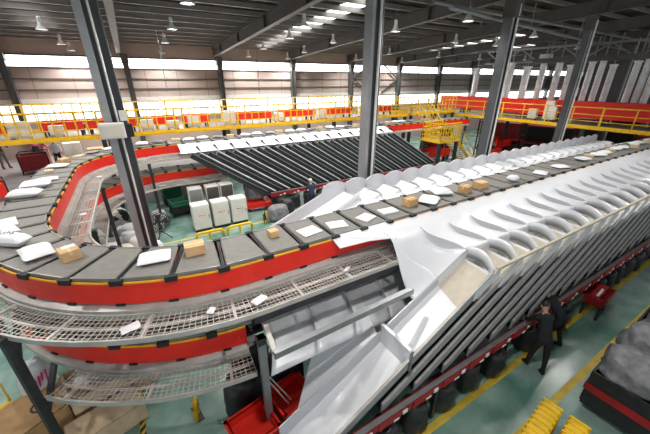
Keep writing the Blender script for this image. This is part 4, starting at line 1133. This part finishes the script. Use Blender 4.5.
for k, (x, y, z, w, d, h, m, lab) in enumerate([(6.75,.45,.62,1.0,1.1,.52,M_gsack,'light grey sack at the near end of the sack cart'),(7.65,.42,.66,1.15,1.15,.66,M_gsack,'grey sack second from the near end of the sack cart'),
   (8.6,.4,.62,1.1,1.1,.72,M_gsack,'grey sack third from the near end of the sack cart'),(9.55,.38,.62,1.1,1.1,.66,M_bsack,'black sack fourth from the near end of the sack cart'),(10.3,.35,.6,.8,1.0,.5,M_gsack,'grey sack at the distant end of the sack cart'),
   (7.1,.02,.62,.9,.6,.42,M_bsack,'black sack squeezed on the wall side of the sack cart')]):
    o = sack_mb(w,d,h,170+k,18,13,.22).build('grey_sack', m, None, smooth=True); o.location = (x+.3,y+.05,z+.22); o.rotation_euler = (0,0,k*.8); tag(o, lab, 'sack')
def ribbed_crate(label, x, y, rz, w, d, h):
    t = thing('yellow_crate', label, 'ribbed crate', (x,y,0), rz)
    mb = MB(); mb.box2((-w/2,-d/2,0),(w/2,d/2,h)); mb.build('crate_body', M_yel, t, bevel=.02)
    rb_ = MB(); n = int(w/.12)
    for k in range(n): rb_.box2((-w/2+.05+w*k/n,-d/2-.02,.03),(-w/2+.09+w*k/n,d/2+.02,h+.02))
    rb_.build('ribs', M_yel, t, bevel=.006)
    return t
ribbed_crate('left of two yellow ribbed crates in the near aisle', 4.75,.98, .12, 1.1,.26,.85)
ribbed_crate('right of two yellow ribbed crates in the near aisle, next to the sack cart', 5.05,.62, .12, .9,.26,.7)
for k in range(6):
    o = firsts[k % 3].copy(); C.objects.link(o); o.location = (11.6+1.3*k,.5+.1*(k % 2),0); o.rotation_euler = (0,0,k); o.scale = (1.5,1.5,1.1)
    tag(o, 'black sack standing along the right side of the aisle beyond the cart', 'sack', 'sacks beyond the sack cart')

def rack(label, x, y, L, h, rz, m, group=None):  # added filler, darkens the bare area below the right platform
    t = thing('shade_filler_rack', label, 'rack', (x,y,0), rz, group)
    for xx in (0, L):
        for yy in (0, .8): MB().box2((xx-.05,yy-.05,0),(xx+.05,yy+.05,h)).build('upright', M_dark, t)
    for z in (.5, h*.5, h-.2): MB().box2((-.05,-.05,z),(L+.05,.85,z+.08)).build('shelf', M_redd if z > .6 else M_dark, t)
    MB().box2((.05,.78,.2),(L-.05,.84,h-.1)).build('back_panel', m, t)
    for k in range(int(L/.8)):
        MB().box2((.1+.8*k,.1,.58),(.1+.8*k+.6,.7,.58+.35+.3*(k % 2))).build('tray_stack', [M_bsack,M_redd,M_gsack][k % 3], t)
    return t
for k, (x, y, L, h, m) in enumerate([(25.6,16.8,3.2,3.0,M_redd),(29.0,16.2,3.6,3.0,M_dark),(26.2,13.2,3.0,3.0,M_black),(29.6,12.6,3.6,3.0,M_redd),(27.5,10.2,3.2,3.0,M_dark),(31.0,9.2,3.6,3.0,M_black),(26.8,6.9,3.4,3.0,M_redd),(33.0,14.0,4,3.1,M_black),(35.0,10.5,4,3.1,M_dark),(31.5,5.8,4,3.0,M_black),(20.6,18.4,2.0,2.6,M_redd),(34.0,18.5,4.5,3.1,M_black),(38.5,13.0,5,3.1,M_black),(38,8.0,5,3.1,M_black)]):
    rack('red and black filler shelving added to darken the space beneath the right platform', x, y, L, h, -PI/2+.5 if k % 2 else -PI/2+.3, m, 'filler shelving beneath the right platform')
EXPO = 1.08

# ------------------------------------------------------------------ camera, world, light
cd = bpy.data.cameras.new('camera'); cam = bpy.data.objects.new('camera', cd); C.objects.link(cam); SC.camera = cam
F_PX = 308.; pitch = math.atan(136/F_PX); head = math.radians(59.1)
cd.sensor_width = 36; cd.lens = F_PX*36/650; cd.clip_end = 200; cd.clip_start = .05
cam.location = (0,0,6.0)
d = Vector((math.cos(head)*math.cos(pitch), math.sin(head)*math.cos(pitch), -math.sin(pitch)))
cam.rotation_euler = d.to_track_quat('-Z','Y').to_euler()
w = bpy.data.worlds.new('daylight'); SC.world = w; w.use_nodes = True
bg = w.node_tree.nodes['Background']; bg.inputs[0].default_value = (.92,.96,1,1); bg.inputs[1].default_value = .42
SC.view_settings.view_transform = 'Standard'; SC.view_settings.look = 'None'; SC.view_settings.gamma = 1
SC.view_settings.use_curve_mapping = False; SC.view_settings.exposure = EXPO
SC.cycles.use_denoising = True; SC.cycles.max_bounces = 6
